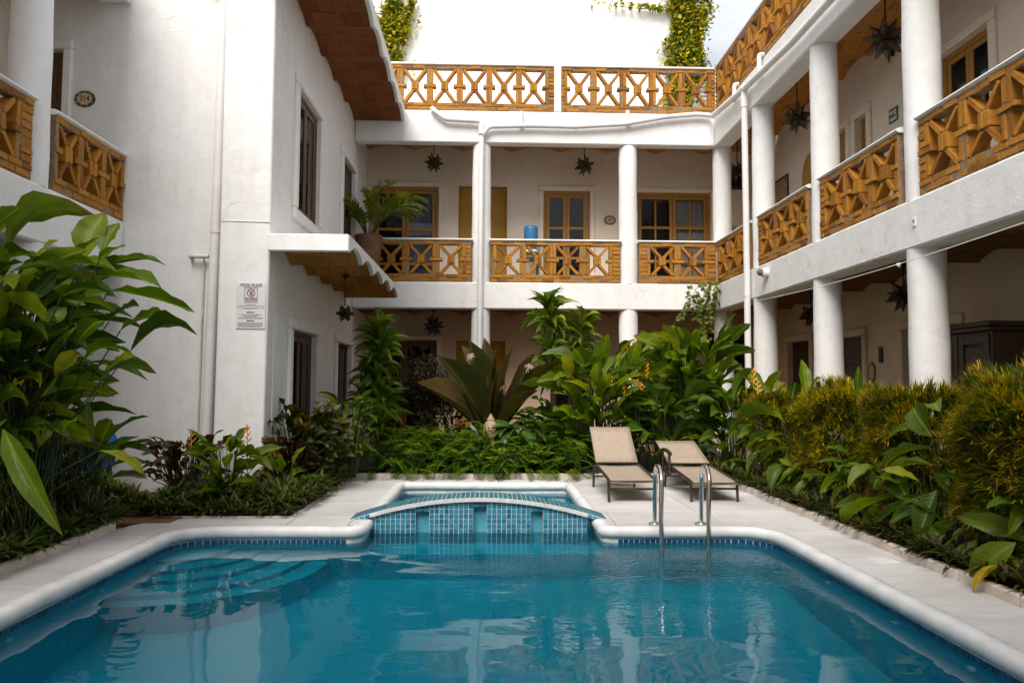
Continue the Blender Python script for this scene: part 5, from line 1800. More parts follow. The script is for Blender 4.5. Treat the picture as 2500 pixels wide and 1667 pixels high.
for i in range(n):
    x0 = BX0 + .012 + (BX1 - BX0 - .024) * i / n
    x1 = BX0 + .012 + (BX1 - BX0 - .024) * (i + 1) / n
    z0, z1 = btop(x0), btop(x1)
    L = math.hypot(x1 - x0, z1 - z0)
    R = Matrix.Rotation(-math.atan2(z1 - z0, x1 - x0), 3, 'Y')
    for r in range(2):
        inst(RB.choice(TILEP), 'cap_tile', t, ((x0 + x1) / 2, YF - .03 + .045 + .19 * r + .05, (z0 + z1) / 2 + .002), R, (L - .006, .18, .008))
# face course under the cap, over the slots and at the tips
for (a, c) in gaps + [(BX0 + .06, -1.214), (1.037, BX1 - .06)]:
    n = max(2, int(round((c - a) / TS)))
    for i in range(n):
        x0, x1 = a + (c - a) * i / n, a + (c - a) * (i + 1) / n
        R = Matrix.Rotation(-math.atan2(btop(x1) - btop(x0), x1 - x0), 3, 'Y')
        zc = btop((x0 + x1) / 2)
        outer = a < -1.2 or a > 1.0
        inst(RB.choice(TILE), 'tile', t, ((x0 + x1) / 2, YF - .001 if not outer else YF - .037, zc - (.071 if not outer else .021)), R, ((x1 - x0) - .006, .008, .044 if not outer else .034))

# carved head -----------------------------------------------------------------------
def carved_head(cx, cy, z0):
    t = thing('stone_head', 'carved stone head with topknot and long ears rising out of the ferns', 'statue', (cx, cy, z0))
    b = MB()
    NU, NV = 40, 34
    vs = []
    for j in range(NV + 1):
        v = j / NV
        z = v * .27
        # half width / depth of the head along its height
        k = math.sin(PI * min(max(.12 + v * .86, 0), 1)) ** .55
        wx = .096 * k * (0.80 + .30 * min(1, v / .55)) * (1.0 if v < .75 else 1 - .55 * ((v - .75) / .25) ** 2)
        wy = .104 * k * (0.82 + .26 * min(1, v / .6)) * (1.0 if v < .75 else 1 - .5 * ((v - .75) / .25) ** 2)
        for i in range(NU):
            a = 2 * PI * i / NU
            x, y = math.sin(a), -math.cos(a)          # a = 0 faces -Y
            px, py = wx * x, wy * y
            fa = math.atan2(math.sin(a), math.cos(a))
            d = 0
            g = lambda u, c, s: math.exp(-((u - c) / s) ** 2)
            if abs(fa) < 1.4:
                nose = g(fa, 0, .13) * (g(v, .40, .05) * .020 + g(v, .50, .08) * .012)
                brow = g(abs(fa), .36, .20) * g(v, .575, .022) * .008
                eye = -g(abs(fa), .38, .16) * g(v, .515, .030) * .010 + g(abs(fa), .38, .12) * g(v, .505, .015) * .006
                lip = g(fa, 0, .24) * (g(v, .275, .018) * .008 + g(v, .235, .018) * .008) - g(fa, 0, .26) * g(v, .255, .010) * .006
                chin = g(fa, 0, .25) * g(v, .11, .06) * .012
                cheek = g(abs(fa), .62, .25) * g(v, .38, .10) * .006
                d = nose + brow + eye + lip + chin + cheek
            if v > .66 or (abs(fa) > 1.45 and v > .3):
                d += .007 + .0045 * math.sin(a * 11 + (j % 2) * PI) * math.sin(v * 55)
            q = 1 + d / .085
            vs.append((cx + px * q, cy + py * q, z0 + z))
    fs = [(j * NU + i, j * NU + (i + 1) % NU, (j + 1) * NU + (i + 1) % NU, (j + 1) * NU + i) for j in range(NV) for i in range(NU)]
    fs += [tuple(range(NU - 1, -1, -1)), tuple(NV * NU + i for i in range(NU))]
    b.add(vs, fs)
    b.build('face', M['stone'], t, smooth=True)
    b = MB(); b.lathe([(.058, z0 + .245), (.062, z0 + .262), (.052, z0 + .282), (.040, z0 + .292), (.042, z0 + .300), (.030, z0 + .318), (.020, z0 + .326), (.021, z0 + .333), (.012, z0 + .350), (.0, z0 + .357)], cx, cy + .01, 18)
    b.build('topknot', M['stone'], t, smooth=True)
    for sx in (-1, 1):
        b = MB(); b.tube([(cx + sx * .092, cy + .005, z0 + .155), (cx + sx * .106, cy + .008, z0 + .135), (cx + sx * .104, cy + .004, z0 + .08), (cx + sx * .101, cy, z0 + .03), (cx + sx * .090, cy, z0 + .012)], [.008, .014, .011, .013, .007], 8)
        b.build('ear', M['stone'], t, smooth=True)
    b = MB(); b.lathe([(.09, .03), (.085, .1), (.06, z0 - .06), (.06, z0 + .03)], cx, cy, 16); b.build('neck_post', M['stone'], t, smooth=True)
carved_head(.04, 11.62, .585)

# blue plastic chair half hidden behind the leaves
t = thing('plastic_chair', 'blue plastic chair half hidden behind the tall big-leaved plant', 'chair', (-4.68, 8.85, 0))
b = MB()
pl = [(-.25, .42), (.25, .42), (.24, .72), (.17, .84), (-.17, .84), (-.24, .72)]
b.prism(pl, lambda a, c, d: (-4.68 + a, 9.05 + d + (c - .42) * .22, c), 0, .02); b.build('backrest', M['blue_chair'], t)
b = MB(); b.cbox(-4.93, -4.43, 8.60, 9.04, .40, .43, .01); b.build('seat', M['blue_chair'], t)
for sx in (-.22, .22):
    for sy in (-.2, .18):
        b = MB(); b.tube([(-4.68 + sx, 8.84 + sy, .40), (-4.68 + sx * 1.12, 8.84 + sy * 1.1, .003)], [.022, .018], 8); b.build('leg', M['blue_chair'], t)
    b = MB(); b.tube(smooth_path([(-4.68 + sx * 1.1, 9.08, .66), (-4.68 + sx * 1.15, 8.7, .66), (-4.68 + sx * 1.1, 8.63, .42)]), .02, 8); b.build('armrest', M['blue_chair'], t)

# ------------------------------------------------------------------ planting
# leaf base, leaf tip, leaf width (metres)
LEFT_LEAVES = [
    (-4.01, 6.24, 2.4, -3.34, 6.33, 2.81, 0.154), (-3.43, 6.36, 2.42, -3.37, 6.57, 2.88, 0.297), (-3.25, 6.32, 2.47, -3.22, 6.52, 2.78, 0.191), (-3.02, 5.82, 2.33, -2.78, 5.75, 2.44, 0.152),
    (-3.27, 6.46, 2.39, -2.79, 6.5, 2.4, 0.169), (-3.41, 6.43, 2.28, -2.68, 6.15, 2.17, 0.132), (-3.75, 6.13, 2.29, -2.92, 5.93, 2.26, 0.126), (-3.11, 6.18, 2.15, -2.41, 6.17, 1.97, 0.221),
    (-3.28, 5.81, 2.07, -2.76, 5.59, 2.02, 0.112), (-3.54, 6, 2.28, -3.08, 6.2, 2.1, 0.082), (-3.19, 6.34, 1.9, -2.82, 6.08, 2.01, 0.113), (-3.1, 6.36, 1.83, -2.59, 6.09, 1.91, 0.131),
    (-2.95, 6.23, 1.65, -2.3, 5.96, 1.77, 0.146), (-3.19, 5.8, 2, -2.96, 5.97, 1.96, 0.12), (-3.16, 5.95, 1.58, -2.67, 5.73, 1.58, 0.18), (-3.43, 6.49, 1.57, -2.99, 6.66, 1.41, 0.107),
    (-3.1, 6, 1.36, -2.73, 6.23, 1.47, 0.124), (-3.6, 6.18, 1.27, -3.17, 6.23, 1.36, 0.102), (-3.57, 5.94, 1.72, -3.35, 6.16, 1.73, 0.098), (-3.66, 6.28, 1.6, -3.48, 6.51, 1.62, 0.095),
    (-4.15, 6.43, 1.58, -3.55, 6.25, 1.53, 0.132), (-3.92, 6.05, 1.8, -3.48, 5.8, 1.82, 0.1), (-3.84, 5.9, 2.05, -3.25, 5.59, 1.84, 0.081), (-3.81, 6.01, 1.87, -3.68, 6.02, 2.24, 0.248),
    (-3.54, 5.8, 2.01, -3.35, 5.86, 2.27, 0.159), (-4, 6.04, 2.59, -3.67, 5.87, 2.75, 0.133), (-4.19, 6.37, 2.58, -3.81, 6.31, 2.79, 0.166), (-3.94, 6.02, 2.33, -3.53, 5.96, 2.38, 0.091),
    (-4.1, 6.29, 2.26, -3.56, 5.98, 2.33, 0.104), (-3.38, 6.48, 0.89, -3.24, 6.15, 1.25, 0.134), (-3.28, 6.33, 0.68, -2.96, 6.48, 0.94, 0.13), (-2.96, 5.81, 0.88, -2.66, 5.93, 0.67, 0.088),
    (-3.64, 6.06, 1.19, -3.41, 6.05, 1.19, 0.075), (-3.75, 5.81, 1.17, -3.3, 5.48, 1.23, 0.096), (-3.48, 5.93, 1.79, -3.1, 6.15, 1.94, 0.122), (-3.63, 5.94, 1.98, -3.29, 6.04, 2.02, 0.139),
    (-3.5, 6.45, 1.9, -3, 6.67, 1.84, 0.08), (-3.05, 6.04, 1.46, -2.75, 5.9, 1.6, 0.1), (-3.94, 6.17, 1.79, -3.8, 6.28, 1.95, 0.152), (-3.42, 5.88, 1.83, -3.34, 5.97, 1.99, 0.161),
    (-3.52, 6.36, 1.93, -3.4, 6.52, 2.12, 0.192), (-3.65, 5.83, 1.46, -3.52, 6.04, 1.55, 0.128), (-3.34, 5.86, 1.44, -3.1, 5.72, 1.63, 0.129), (-3.83, 6.23, 1.68, -3.68, 6.43, 1.87, 0.154),
    (-3.3, 6.04, 2.11, -3.27, 6.24, 2.32, 0.149), (-3.51, 6.18, 1.08, -3.54, 6.02, 0.88, 0.119), (-3.37, 6.02, 0.99, -3.12, 5.78, 1.1, 0.099), (-3.84, 5.86, 1.66, -3.44, 5.59, 1.7, 0.129),
    (-3.51, 6.28, 1.56, -3.4, 6.53, 1.82, 0.173), (-3.21, 5.91, 1.69, -2.86, 5.59, 1.84, 0.179), (-3.17, 5, 1.09, -2.62, 4.75, 0.45, 0.21),]
RIGHT_LEAVES = [
    (3.75, 9.35, 0.92, 3.6, 10.76, 0.89, 0.156), (3.7, 9.21, 0.8, 3.55, 10.11, 0.5, 0.111), (3.7, 9.11, 0.63, 3.55, 9.71, 0.37, 0.088), (3.7, 9.14, 0.42, 3.55, 9.73, 0.17, 0.093),
    (3.7, 7.6, 0.6, 3.5, 7.74, 0.24, 0.118), (3.75, 6.22, 0.96, 3.6, 6.62, 0.95, 0.064), (3.8, 6.58, 1.21, 3.7, 6.13, 0.98, 0.212), (3.75, 6.21, 0.88, 3.55, 6.71, 0.65, 0.1),
    (3.7, 6.74, 0.69, 3.6, 6.33, 0.42, 0.253), (3.7, 6.12, 0.74, 3.5, 6.64, 0.48, 0.069), (3.65, 6.49, 0.45, 3.45, 7.23, 0.02, 0.096), (3.7, 6.13, 0.53, 3.45, 6.7, 0.1, 0.091),
    (3.7, 6.09, 0.55, 3.5, 6.04, 0.14, 0.139), (3.6, 6.43, 0.16, 3.4, 6.67, -0.09, 0.069), (3.6, 5.04, 0.34, 3.4, 5.23, 0.01, 0.183), (3.7, 5.11, 0.2, 3.5, 5.06, 0.14, 0.124),
    (3.6, 5.71, 0.3, 3.45, 6.02, 0.12, 0.077), (3.65, 8.6, 0.23, 3.5, 9.06, 0.05, 0.081), (3.65, 8.55, 0.2, 3.5, 8.87, 0.02, 0.069), (3.7, 7.42, 0.41, 3.5, 7.58, 0.16, 0.08),
    (3.6, 7.1, 0.24, 3.45, 7.23, 0.07, 0.086), (3.6, 6.78, 0.23, 3.5, 6.78, 0.09, 0.082), (3.7, 9.27, 0.49, 3.6, 8.77, 0.44, 0.125), (3.6, 4.98, 0.06, 3.45, 4.93, -0.01, 0.107),
    (3.65, 5.52, 0.27, 3.55, 5.47, 0.07, 0.074), (3.65, 6.36, 0.3, 3.5, 6.29, 0.06, 0.094), (3.7, 8.57, 0.26, 3.6, 7.82, 0.45, 0.092), (3.9, 10.58, 1.27, 3.8, 11.09, 1.59, 0.224),
    (3.9, 10.23, 1.28, 3.9, 9.76, 1.62, 0.13), (3.9, 9.07, 1.29, 3.9, 9.19, 1.73, 0.154), (3.9, 8.86, 1.33, 3.9, 8.61, 1.5, 0.1), (3.9, 7.81, 1.32, 3.9, 7.75, 1.61, 0.066),
    (3.9, 9.49, 1.23, 3.9, 9.37, 1.44, 0.161), (3.7, 9.32, 0.98, 3.55, 10.58, 0.89, 0.197), (3.8, 6.23, 1.26, 3.7, 6.02, 1.19, 0.123),]
CRINUM_LEAVES = [
    (-0.08, 12.45, 0.96, -1.19, 12.45, 1.42, 0.218), (-0.05, 12.27, 0.96, -0.8, 12.02, 1.83, 0.248), (-0.02, 12.33, 0.99, -0.46, 12.58, 2.04, 0.249), (-0.01, 12.29, 0.99, -0.34, 12.2, 2.13, 0.265),
    (0.01, 12.17, 0.97, -0.08, 12.49, 2.18, 0.378), (0.05, 12.16, 0.97, 0.14, 12.13, 2.04, 0.279), (0.07, 12.4, 0.96, 0.39, 12.06, 2.01, 0.402), (0.13, 12.37, 0.96, 0.82, 12.73, 1.92, 0.367),
    (0.16, 12.34, 0.87, 1.02, 12.56, 1.51, 0.283), (0.16, 12.18, 0.82, 0.81, 12.1, 1.3, 0.23), (-0.05, 12.2, 0.91, -0.54, 12.46, 1.72, 0.28), (0.04, 12.24, 0.88, 0.27, 12.17, 1.74, 0.33),
    (-0.05, 12.45, 0.84, -0.77, 12.72, 1.5, 0.235), (0.19, 12.44, 0.84, 1.13, 12.38, 1.75, 0.269),]
RP = random.Random(21)
def leaf_mesh(name, mat, shape, arch=.14, fold=.25, wave=0.0, seg=8, twist=0.0, pet=0.0, curl=0.0):
    """unit leaf from (0,0,0) to (1,0,0), half width 0.5 in y, bulging up by arch"""
    vs, uvs, fs = [], [], []
    A = (-1, -.5, 0, .5, 1)
    P = []
    for i in range(seg + 1):
        t = i / seg
        if shape == 'heli':
            w = (max(0, math.sin(PI * min(1, max(0, (t - pet) / (1 - pet))) ** .80)) ** .78)
        elif shape == 'lance':
            w = (max(0, math.sin(PI * min(1, t * .93 + .05))) ** .9) * (1 - .25 * t)
        elif shape == 'strap':
            w = min(1, (.55 + t * .9)) * (1 if t < .72 else max(.02, 1 - ((t - .72) / .28) ** 1.6))
        elif shape == 'heart':
            w = (max(0, math.sin(PI * min(1, .10 + t * .90))) ** .7) * (1.12 - .4 * t)
        else:
            w = max(0, math.sin(PI * t)) ** .7
        w = max(w, .035) if t < .98 else .012
        x = t
        z = arch * 4 * t * (1 - t) - curl * max(0, t - .6) ** 2
        tw = twist * t
        for a in A:
            y = a * w * .5
            zz = fold * abs(a) * w * .5 * .6 + wave * math.sin(t * 17 + a * 2) * abs(a) * w * .5
            y2 = y * math.cos(tw) - zz * math.sin(tw)
            z2 = y * math.sin(tw) + zz * math.cos(tw)
            P.append((x, y2, z + z2)); uvs.append((a * .5 * max(w, .3) + .5, t))
    fl, ul = [], []
    for i in range(seg):
        for j in range(4):
            q = (i * 5 + j, i * 5 + j + 1, (i + 1) * 5 + j + 1, (i + 1) * 5 + j)
            fl.append(q); ul += [uvs[k] for k in q]
    b = MB(); b.add(P, fl)
    o = b.build(name, mat, org=(0, 0, 0), smooth=True, uvs=ul, fix=False)
    me = o.data
    bpy.data.objects.remove(o)
    return me
def kinds(mat, shape, arches, **kw):
    return [leaf_mesh('leaf_blade', M[mat], shape, a, twist=RP.uniform(-.5, .5), **kw) for a in arches]
HELI = kinds('leaf_heli', 'heli', (.03, .06, .09, .12, .16, .08), pet=.06, fold=.3, wave=.06)
HELID = kinds('leaf_heli_dark', 'heli', (.05, .10, .14, .2, .26), pet=.06, fold=.3, wave=.06)
DRAC = kinds('leaf_drac', 'lance', (.14, .20, .28, .34), fold=.35, seg=6)
CRIN = kinds('leaf_crinum', 'strap', (.02, .06, .10), fold=.5)
CROT = kinds('leaf_croton', 'heli', (.06, .14, .2), fold=.2, wave=.22, seg=6)
CROTD = kinds('leaf_croton_dark', 'heli', (.06, .14, .2), fold=.2, wave=.22, seg=6)
POTH = kinds('leaf_pothos', 'heart', (.08, .14), fold=.2, seg=6)
VINE = kinds('leaf_vine', 'heart', (.05, .12), fold=.2, seg=4)
YELL = kinds('leaf_yellow', 'heli', (.05,), fold=.5)
PALM = kinds('leaf_palm', 'lance', (.06, .12), fold=.5, seg=4)

def put_leaf(pool_, parent, Bp, Tp, width, roll=0.0, face=None, name='leaf', thick=1.0):
    Bp, Tp = Vector(Bp), Vector(Tp)
    d = Tp - Bp
    L = d.length
    if L < 1e-4:
        return
    X = d / L
    upv = Vector(face) if face is not None else Vector((0, 0, 1))
    if abs(X.dot(upv.normalized())) > .93:
        upv = Vector((-X.x + RP.uniform(-.4, .4), -X.y - .6, .35))
    Z = (upv - X * upv.dot(X)).normalized()
    Y = Z.cross(X)
    R = Matrix((X, Y, Z)).transposed() @ Matrix.Rotation(roll, 3, 'X')
    return inst(RP.choice(pool_), name, parent, Bp, R, (L, width, L * thick))

def stems_build(parent, lines, mat='stem', r=.008, n=6, name='stems'):
    b = MB()
    for pts in lines:
        b.tube(pts, [r * (1.15 - .5 * i / (len(pts) - 1)) for i in range(len(pts))], n, cap=False)
    o = b.build(name, M[mat], parent, smooth=True, fix=False)
    o['kind'] = 'stuff'
    return o

def heli_flower(parent, p, s=1.0, mat='flower', lean=(0, 0)):
    p = Vector(p)
    b = MB()
    az = RP.uniform(0, PI)
    for k in range(6):
        z = p + Vector((lean[0], lean[1], 1)) * (.032 * k * s)
        sg = 1 if k % 2 else -1
        L = (.095 - .009 * k) * s
        d = Vector((math.cos(az) * sg, math.sin(az) * sg, .75 + .1 * k)).normalized()
        b.tube([z, z + d * L * .5 + Vector((0, 0, -.004)), z + d * L], [.007 * s, .009 * s, .001], 5, cap=False)
    b.tube([p - Vector((0, 0, .02 * s)), p, p + Vector((lean[0], lean[1], 1)) * .2 * s], [.006, .007, .004], 5)
    b.build('flower', M[mat], parent, fix=False)
    b = MB(); b.tube([p - Vector((0, -.04, .5 * s)), p - Vector((0, 0, .02 * s))], .006, 5)
    b.build('flower_stalk', M['stem'], parent, fix=False)

def clump(name, label, base, n, rad, h, L, W, pool_, seed, up_=(.1, 1.0), flowers=0, group=None, cat='plant', outw=None, keep=None, tilt=0.5):
    global RP
    RP = random.Random(seed)
    base = Vector(base)
    t = thing(name, label, cat, base, group)
    lines = []
    for i in range(n):
        a = RP.uniform(0, 2 * PI)
        if outw is not None and RP.random() < .6:
            a = outw + RP.gauss(0, .9)
        r = rad * math.sqrt(RP.random())
        hh = h[0] + (h[1] - h[0]) * (RP.random() ** .8)
        root = base + Vector((math.cos(a) * r * .35, math.sin(a) * r * .35, 0))
        Bp = base + Vector((math.cos(a) * r * .8, math.sin(a) * r * .8, hh * .82))
        el = RP.uniform(*up_) * (hh / h[1])
        LL = RP.uniform(*L)
        a2 = a + RP.gauss(0, tilt)
        Tp = Bp + Vector((math.cos(a2) * math.cos(el), math.sin(a2) * math.cos(el), math.sin(el))) * LL
        Tp.z = max(Tp.z, .08)
        if keep and not (keep(Bp) and keep(Tp)):
            continue
        put_leaf(pool_, t, Bp, Tp, LL * RP.uniform(*W), RP.uniform(-.5, .5))
        lines.append([root, root.lerp(Bp, .5) + Vector((0, 0, .06)), Bp])
    stems_build(t, lines)
    for k in range(flowers):
        a = RP.uniform(0, 2 * PI); r = rad * RP.uniform(.2, .9)
        heli_flower(t, base + Vector((math.cos(a) * r, math.sin(a) * r, h[1] * RP.uniform(.7, 1.0))))
    return t

# numpy blades for the fine foliage ------------------------------------------------------
def blade_mesh(name, mat, base, az, el, L, W, droop, col0, col1, parent=None, seg=2, fold=.25, org=None, kind=None, profile=None, grad=1.0):
    N = len(L)
    base = np.asarray(base, float)
    c0, c1 = np.asarray(col0, float), np.asarray(col1, float)
    h = np.stack([np.cos(az), np.sin(az), np.zeros(N)], 1)
    side = np.stack([-np.sin(az), np.cos(az), np.zeros(N)], 1)
    pts = [base]
    els = []
    for i in range(seg):
        e = el - droop * (i + .5) / seg
        els.append(e)
        d = h * np.cos(e)[:, None]
        d[:, 2] = np.sin(e)
        pts.append(pts[-1] + d * (L / seg)[:, None])
    wp = profile or [0.35] + [1.0] * (seg - 1) + [0.04]
    V = np.zeros((N, (seg + 1) * 3, 3)); C = np.ones((N, (seg + 1) * 3, 4))
    for i in range(seg + 1):
        e = els[min(i, seg - 1)]
        nrm = -h * np.sin(e)[:, None]; nrm[:, 2] = np.cos(e)
        w = W * wp[i] * .5
        V[:, i * 3] = pts[i] - side * w[:, None] + nrm * (w * fold)[:, None]
        V[:, i * 3 + 1] = pts[i]
        V[:, i * 3 + 2] = pts[i] + side * w[:, None] + nrm * (w * fold)[:, None]
        k = (i / seg) ** grad
        C[:, i * 3:i * 3 + 3, :3] = (c0 * (1 - k) + c1 * k)[:, None, :]
    F = []
    for i in range(seg):
        for j in range(2):
            a = i * 3 + j
            F.append((a, a + 1, a + 4, a + 3))
    F = np.array(F)
    nv = (seg + 1) * 3
    faces = (F[None] + (np.arange(N) * nv)[:, None, None]).reshape(-1)
    if org is None:
        org = np.array(wloc(parent)) if parent is not None else V.reshape(-1, 3).mean(0) * [1, 1, 0]
    verts = V.reshape(-1, 3) - np.asarray(org)
    me = bpy.data.meshes.new(name)
    me.vertices.add(len(verts)); me.vertices.foreach_set('co', verts.ravel())
    nf = len(faces) // 4
    me.loops.add(len(faces)); me.loops.foreach_set('vertex_index', faces.astype(np.int32))
    me.polygons.add(nf); me.polygons.foreach_set('loop_start', (np.arange(nf) * 4).astype(np.int32)); me.polygons.foreach_set('loop_total', np.full(nf, 4, np.int32))
    me.update(calc_edges=True)
    at = me.color_attributes.new('Col', 'FLOAT_COLOR', 'POINT')
    at.data.foreach_set('color', C.reshape(-1).astype(np.float32))
    me.materials.append(mat)
    o = bpy.data.objects.new(name, me)
    COL.objects.link(o)
    if parent is not None:
        o.parent = parent
    else:
        o.location = tuple(org)
    if kind:
        o['kind'] = kind
    return o
NR = np.random.default_rng(7)
def pick(cols, n, w=None):
    cols = np.array(cols)
    c = cols[NR.choice(len(cols), n, p=w)]
    return c * NR.uniform(.75, 1.25, (n, 1))

# --- hedge shrubs: narrow gold and green leaves in sprays ---------------------------------
def hedge(label, c, rad, z0, z1, n, group):
    t = thing('croton_shrub', label, 'shrub', (c[0], c[1], .05), group)
    k = 18
    n_s = int(n * .19)
    u = NR.normal(size=(n_s, 3)); u /= np.linalg.norm(u, axis=1)[:, None]
    sq = np.sign(u) * np.abs(u) ** .78
    sq /= np.maximum(1e-6, np.max(np.abs(sq), axis=1))[:, None] ** .40
    lump = 1 + .11 * np.sin(u[:, 0] * 7 + c[1] * 3) * np.sin(u[:, 1] * 6 + c[0]) + .11 * np.sin(u[:, 2] * 9 + c[1] * 2 + u[:, 1] * 3)
    rr_ = (.45 + .55 * NR.random(n_s) ** .40) * lump
    P = np.stack([c[0] + sq[:, 0] * rad[0] * rr_, c[1] + sq[:, 1] * rad[1] * rr_, (z0 + z1) / 2 + sq[:, 2] * (z1 - z0) / 2 * rr_], 1)
    az0 = np.arctan2(u[:, 1], u[:, 0]); el0 = np.arcsin(np.clip(u[:, 2], -1, 1)) * .6 + .5
    N = n_s * k
    base = np.repeat(P, k, 0) + NR.normal(0, .010, (N, 3))
    az = np.repeat(az0, k) + NR.normal(0, .55, N)
    el = np.repeat(el0, k) + NR.normal(0, .42, N)
    L = NR.uniform(.075, .165, N); W = NR.uniform(.007, .0125, N)
    dr = NR.uniform(.1, .9, N)
    outer = np.repeat(rr_ / lump > .84, k)
    gold = np.repeat(NR.random(n_s) < .68, k) & (NR.random(N) < .8) & outer
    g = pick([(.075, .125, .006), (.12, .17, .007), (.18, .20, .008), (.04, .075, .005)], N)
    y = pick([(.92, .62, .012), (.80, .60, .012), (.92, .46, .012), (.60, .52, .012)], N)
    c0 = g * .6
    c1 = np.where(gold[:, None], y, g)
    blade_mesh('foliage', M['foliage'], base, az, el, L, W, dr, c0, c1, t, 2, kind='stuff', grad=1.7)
    b = MB()
    for i in range(14):
        a = RP.uniform(0, 2 * PI); r = RP.uniform(.03, .14)
        e = (c[0] + math.cos(a) * rad[0] * .6, c[1] + math.sin(a) * rad[1] * .6, z0 + (z1 - z0) * RP.uniform(.3, .8))
        b.tube([(c[0] + math.cos(a) * r, c[1] + math.sin(a) * r, .03), (c[0] + math.cos(a) * r * 1.6, c[1] + math.sin(a) * r * 1.6, z0 * .9), e], [.014, .011, .004], 5, cap=False)
    b.build('branches', M['bark'], t, fix=False)['kind'] = 'stuff'
    return t
gh = 'gold and green croton shrubs of the clipped hedge'
hedge('gold-tipped hedge shrub beside the low-backed lounger, farthest along the hedge', (4.10, 10.15), (.42, .58), .32, 1.28, 9500, gh)
hedge('gold-tipped hedge shrub in front of the ground floor column nearest the hedge end', (4.13, 8.50), (.44, .47), .28, 1.37, 9500, gh)
hedge('gold-tipped hedge shrub below the upright oval plate and the dark notice', (4.14, 7.06), (.43, .45), .26, 1.33, 9500, gh)
hedge('largest gold-tipped hedge shrub, in front of the old wardrobe', (4.15, 5.40), (.50, .64), .20, 1.46, 13000, gh)

# the drooping fine-leaved bushes under the tall plant on the left
def weeping(label, c, rad, z0, z1, n, group):
    t = thing('weeping_bush', label, 'bush', (c[0], c[1], .05), group)
    P = NR.normal(size=(n, 3)); P /= np.linalg.norm(P, axis=1)[:, None]
    r = NR.uniform(.55, 1.03, n)
    base = np.stack([c[0] + P[:, 0] * rad[0] * r, c[1] + P[:, 1] * rad[1] * r, (z0 + z1) / 2 + P[:, 2] * (z1 - z0) / 2 * r], 1)
    az = np.arctan2(P[:, 1], P[:, 0]) + NR.normal(0, .6, n)
    col = pick([(.045, .080, .006), (.075, .11, .008), (.12, .13, .010), (.025, .05, .005)], n)
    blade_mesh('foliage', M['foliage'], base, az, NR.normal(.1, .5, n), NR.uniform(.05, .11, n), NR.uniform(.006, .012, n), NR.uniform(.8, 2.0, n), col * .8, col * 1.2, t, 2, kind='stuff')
    b = MB()
    for i in range(5):
        b.tube([(c[0] + RP.uniform(-.05, .05), c[1] + RP.uniform(-.05, .05), .03), (c[0] + RP.uniform(-.1, .1), c[1] + RP.uniform(-.1, .1), z0 + .2)], [.014, .008], 5, cap=False)
    b.build('stems', M['bark'], t, fix=False)['kind'] = 'stuff'
weeping('dark weeping fine-leaved bush in front of the blue plastic chair', (-3.83, 6.95), (.36, .34), .28, 1.02, 6500, 'weeping bushes')
weeping('dark weeping fine-leaved bush at the left edge behind the big drooping leaf', (-3.92, 5.95), (.28, .32), .1, .86, 5200, 'weeping bushes')

# --- fern bed ---------------------------------------------------------------------------------
def ferns(nfr, region, zr, seed):
    r = np.random.default_rng(seed)
    B_, A_, E_, L_, W_, D_, C0, C1 = [], [], [], [], [], [], [], []
    for i in range(nfr):
        x, y, z = region(r)
        a = r.uniform(0, 2 * PI) if r.random() < .35 else r.normal(-PI / 2, .9)
        e0 = r.uniform(.35, 1.25)
        L = r.uniform(.36, .62)
        dr = r.uniform(1.0, 2.1)
        n = 13
        p = np.array([x, y, z]); hdir = np.array([math.cos(a), math.sin(a), 0])
        col = np.array([(.085, .185, .006), (.13, .24, .008), (.18, .27, .010), (.035, .085, .006)][r.integers(4)]) * r.uniform(.6, 1.25)
        for k in range(n):
            e = e0 - dr * k / n
            p = p + (hdir * math.cos(e) + np.array([0, 0, math.sin(e)])) * (L / n)
            pl = .068 * (math.sin(PI * (k + 1.2) / (n + 1.5)) ** .7)
            for sg in (-1, 1):
                B_.append(p.copy()); A_.append(a + sg * 1.15); E_.append(e * .35 + .15); L_.append(pl); W_.append(.030); D_.append(.7)
                C0.append(col * .85); C1.append(col * 1.1)
    return [np.array(q) for q in (B_, A_, E_, L_, W_, D_, C0, C1)]
def fern_region(r):
    x = r.uniform(-1.75, 1.40); y = 11.22 + 1.4 * r.random() ** 1.2
    mound = .05 + .50 * min(1, (y - 11.2) / .42) * (.85 + .15 * math.sin(x * 5.1 + 1))
    return x, y, max(.06, mound * r.uniform(.6, 1.05))
q = ferns(1250, fern_region, None, 5)
o = blade_mesh('fern_bed', M['foliage'], *q, seg=2, kind='stuff')
tag(o, 'bright green ferns massed behind the small pool', 'ferns')

# --- low ground cover of narrow rosettes -----------------------------------------------------------
def rosettes(name, label, n, region, size, cols, seed, k=11, hgt=(.0, .08)):
    r = np.random.default_rng(seed)
    C = np.array([region(r) for _ in range(n)])
    N = n * k
    base = np.repeat(C, k, 0) + r.normal(0, .008, (N, 3))
    base[:, 2] = np.maximum(base[:, 2], .02)
    az = r.uniform(0, 2 * PI, N); el = r.uniform(.1, 1.35, N)
    s = np.repeat(r.uniform(.75, 1.25, n), k)
    L = r.uniform(*size, N) * s; W = L * r.uniform(.16, .24, N)
    cc = np.array(cols)[r.integers(len(cols), size=n)]
    col = np.repeat(cc, k, 0) * r.uniform(.75, 1.25, (N, 1))
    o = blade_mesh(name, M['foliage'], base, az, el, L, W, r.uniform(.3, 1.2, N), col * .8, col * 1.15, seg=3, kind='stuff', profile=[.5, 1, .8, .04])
    tag(o, label, 'ground cover')
gc = [(.045, .080, .010), (.070, .105, .012), (.10, .13, .014), (.045, .045, .014), (.10, .10, .02)]
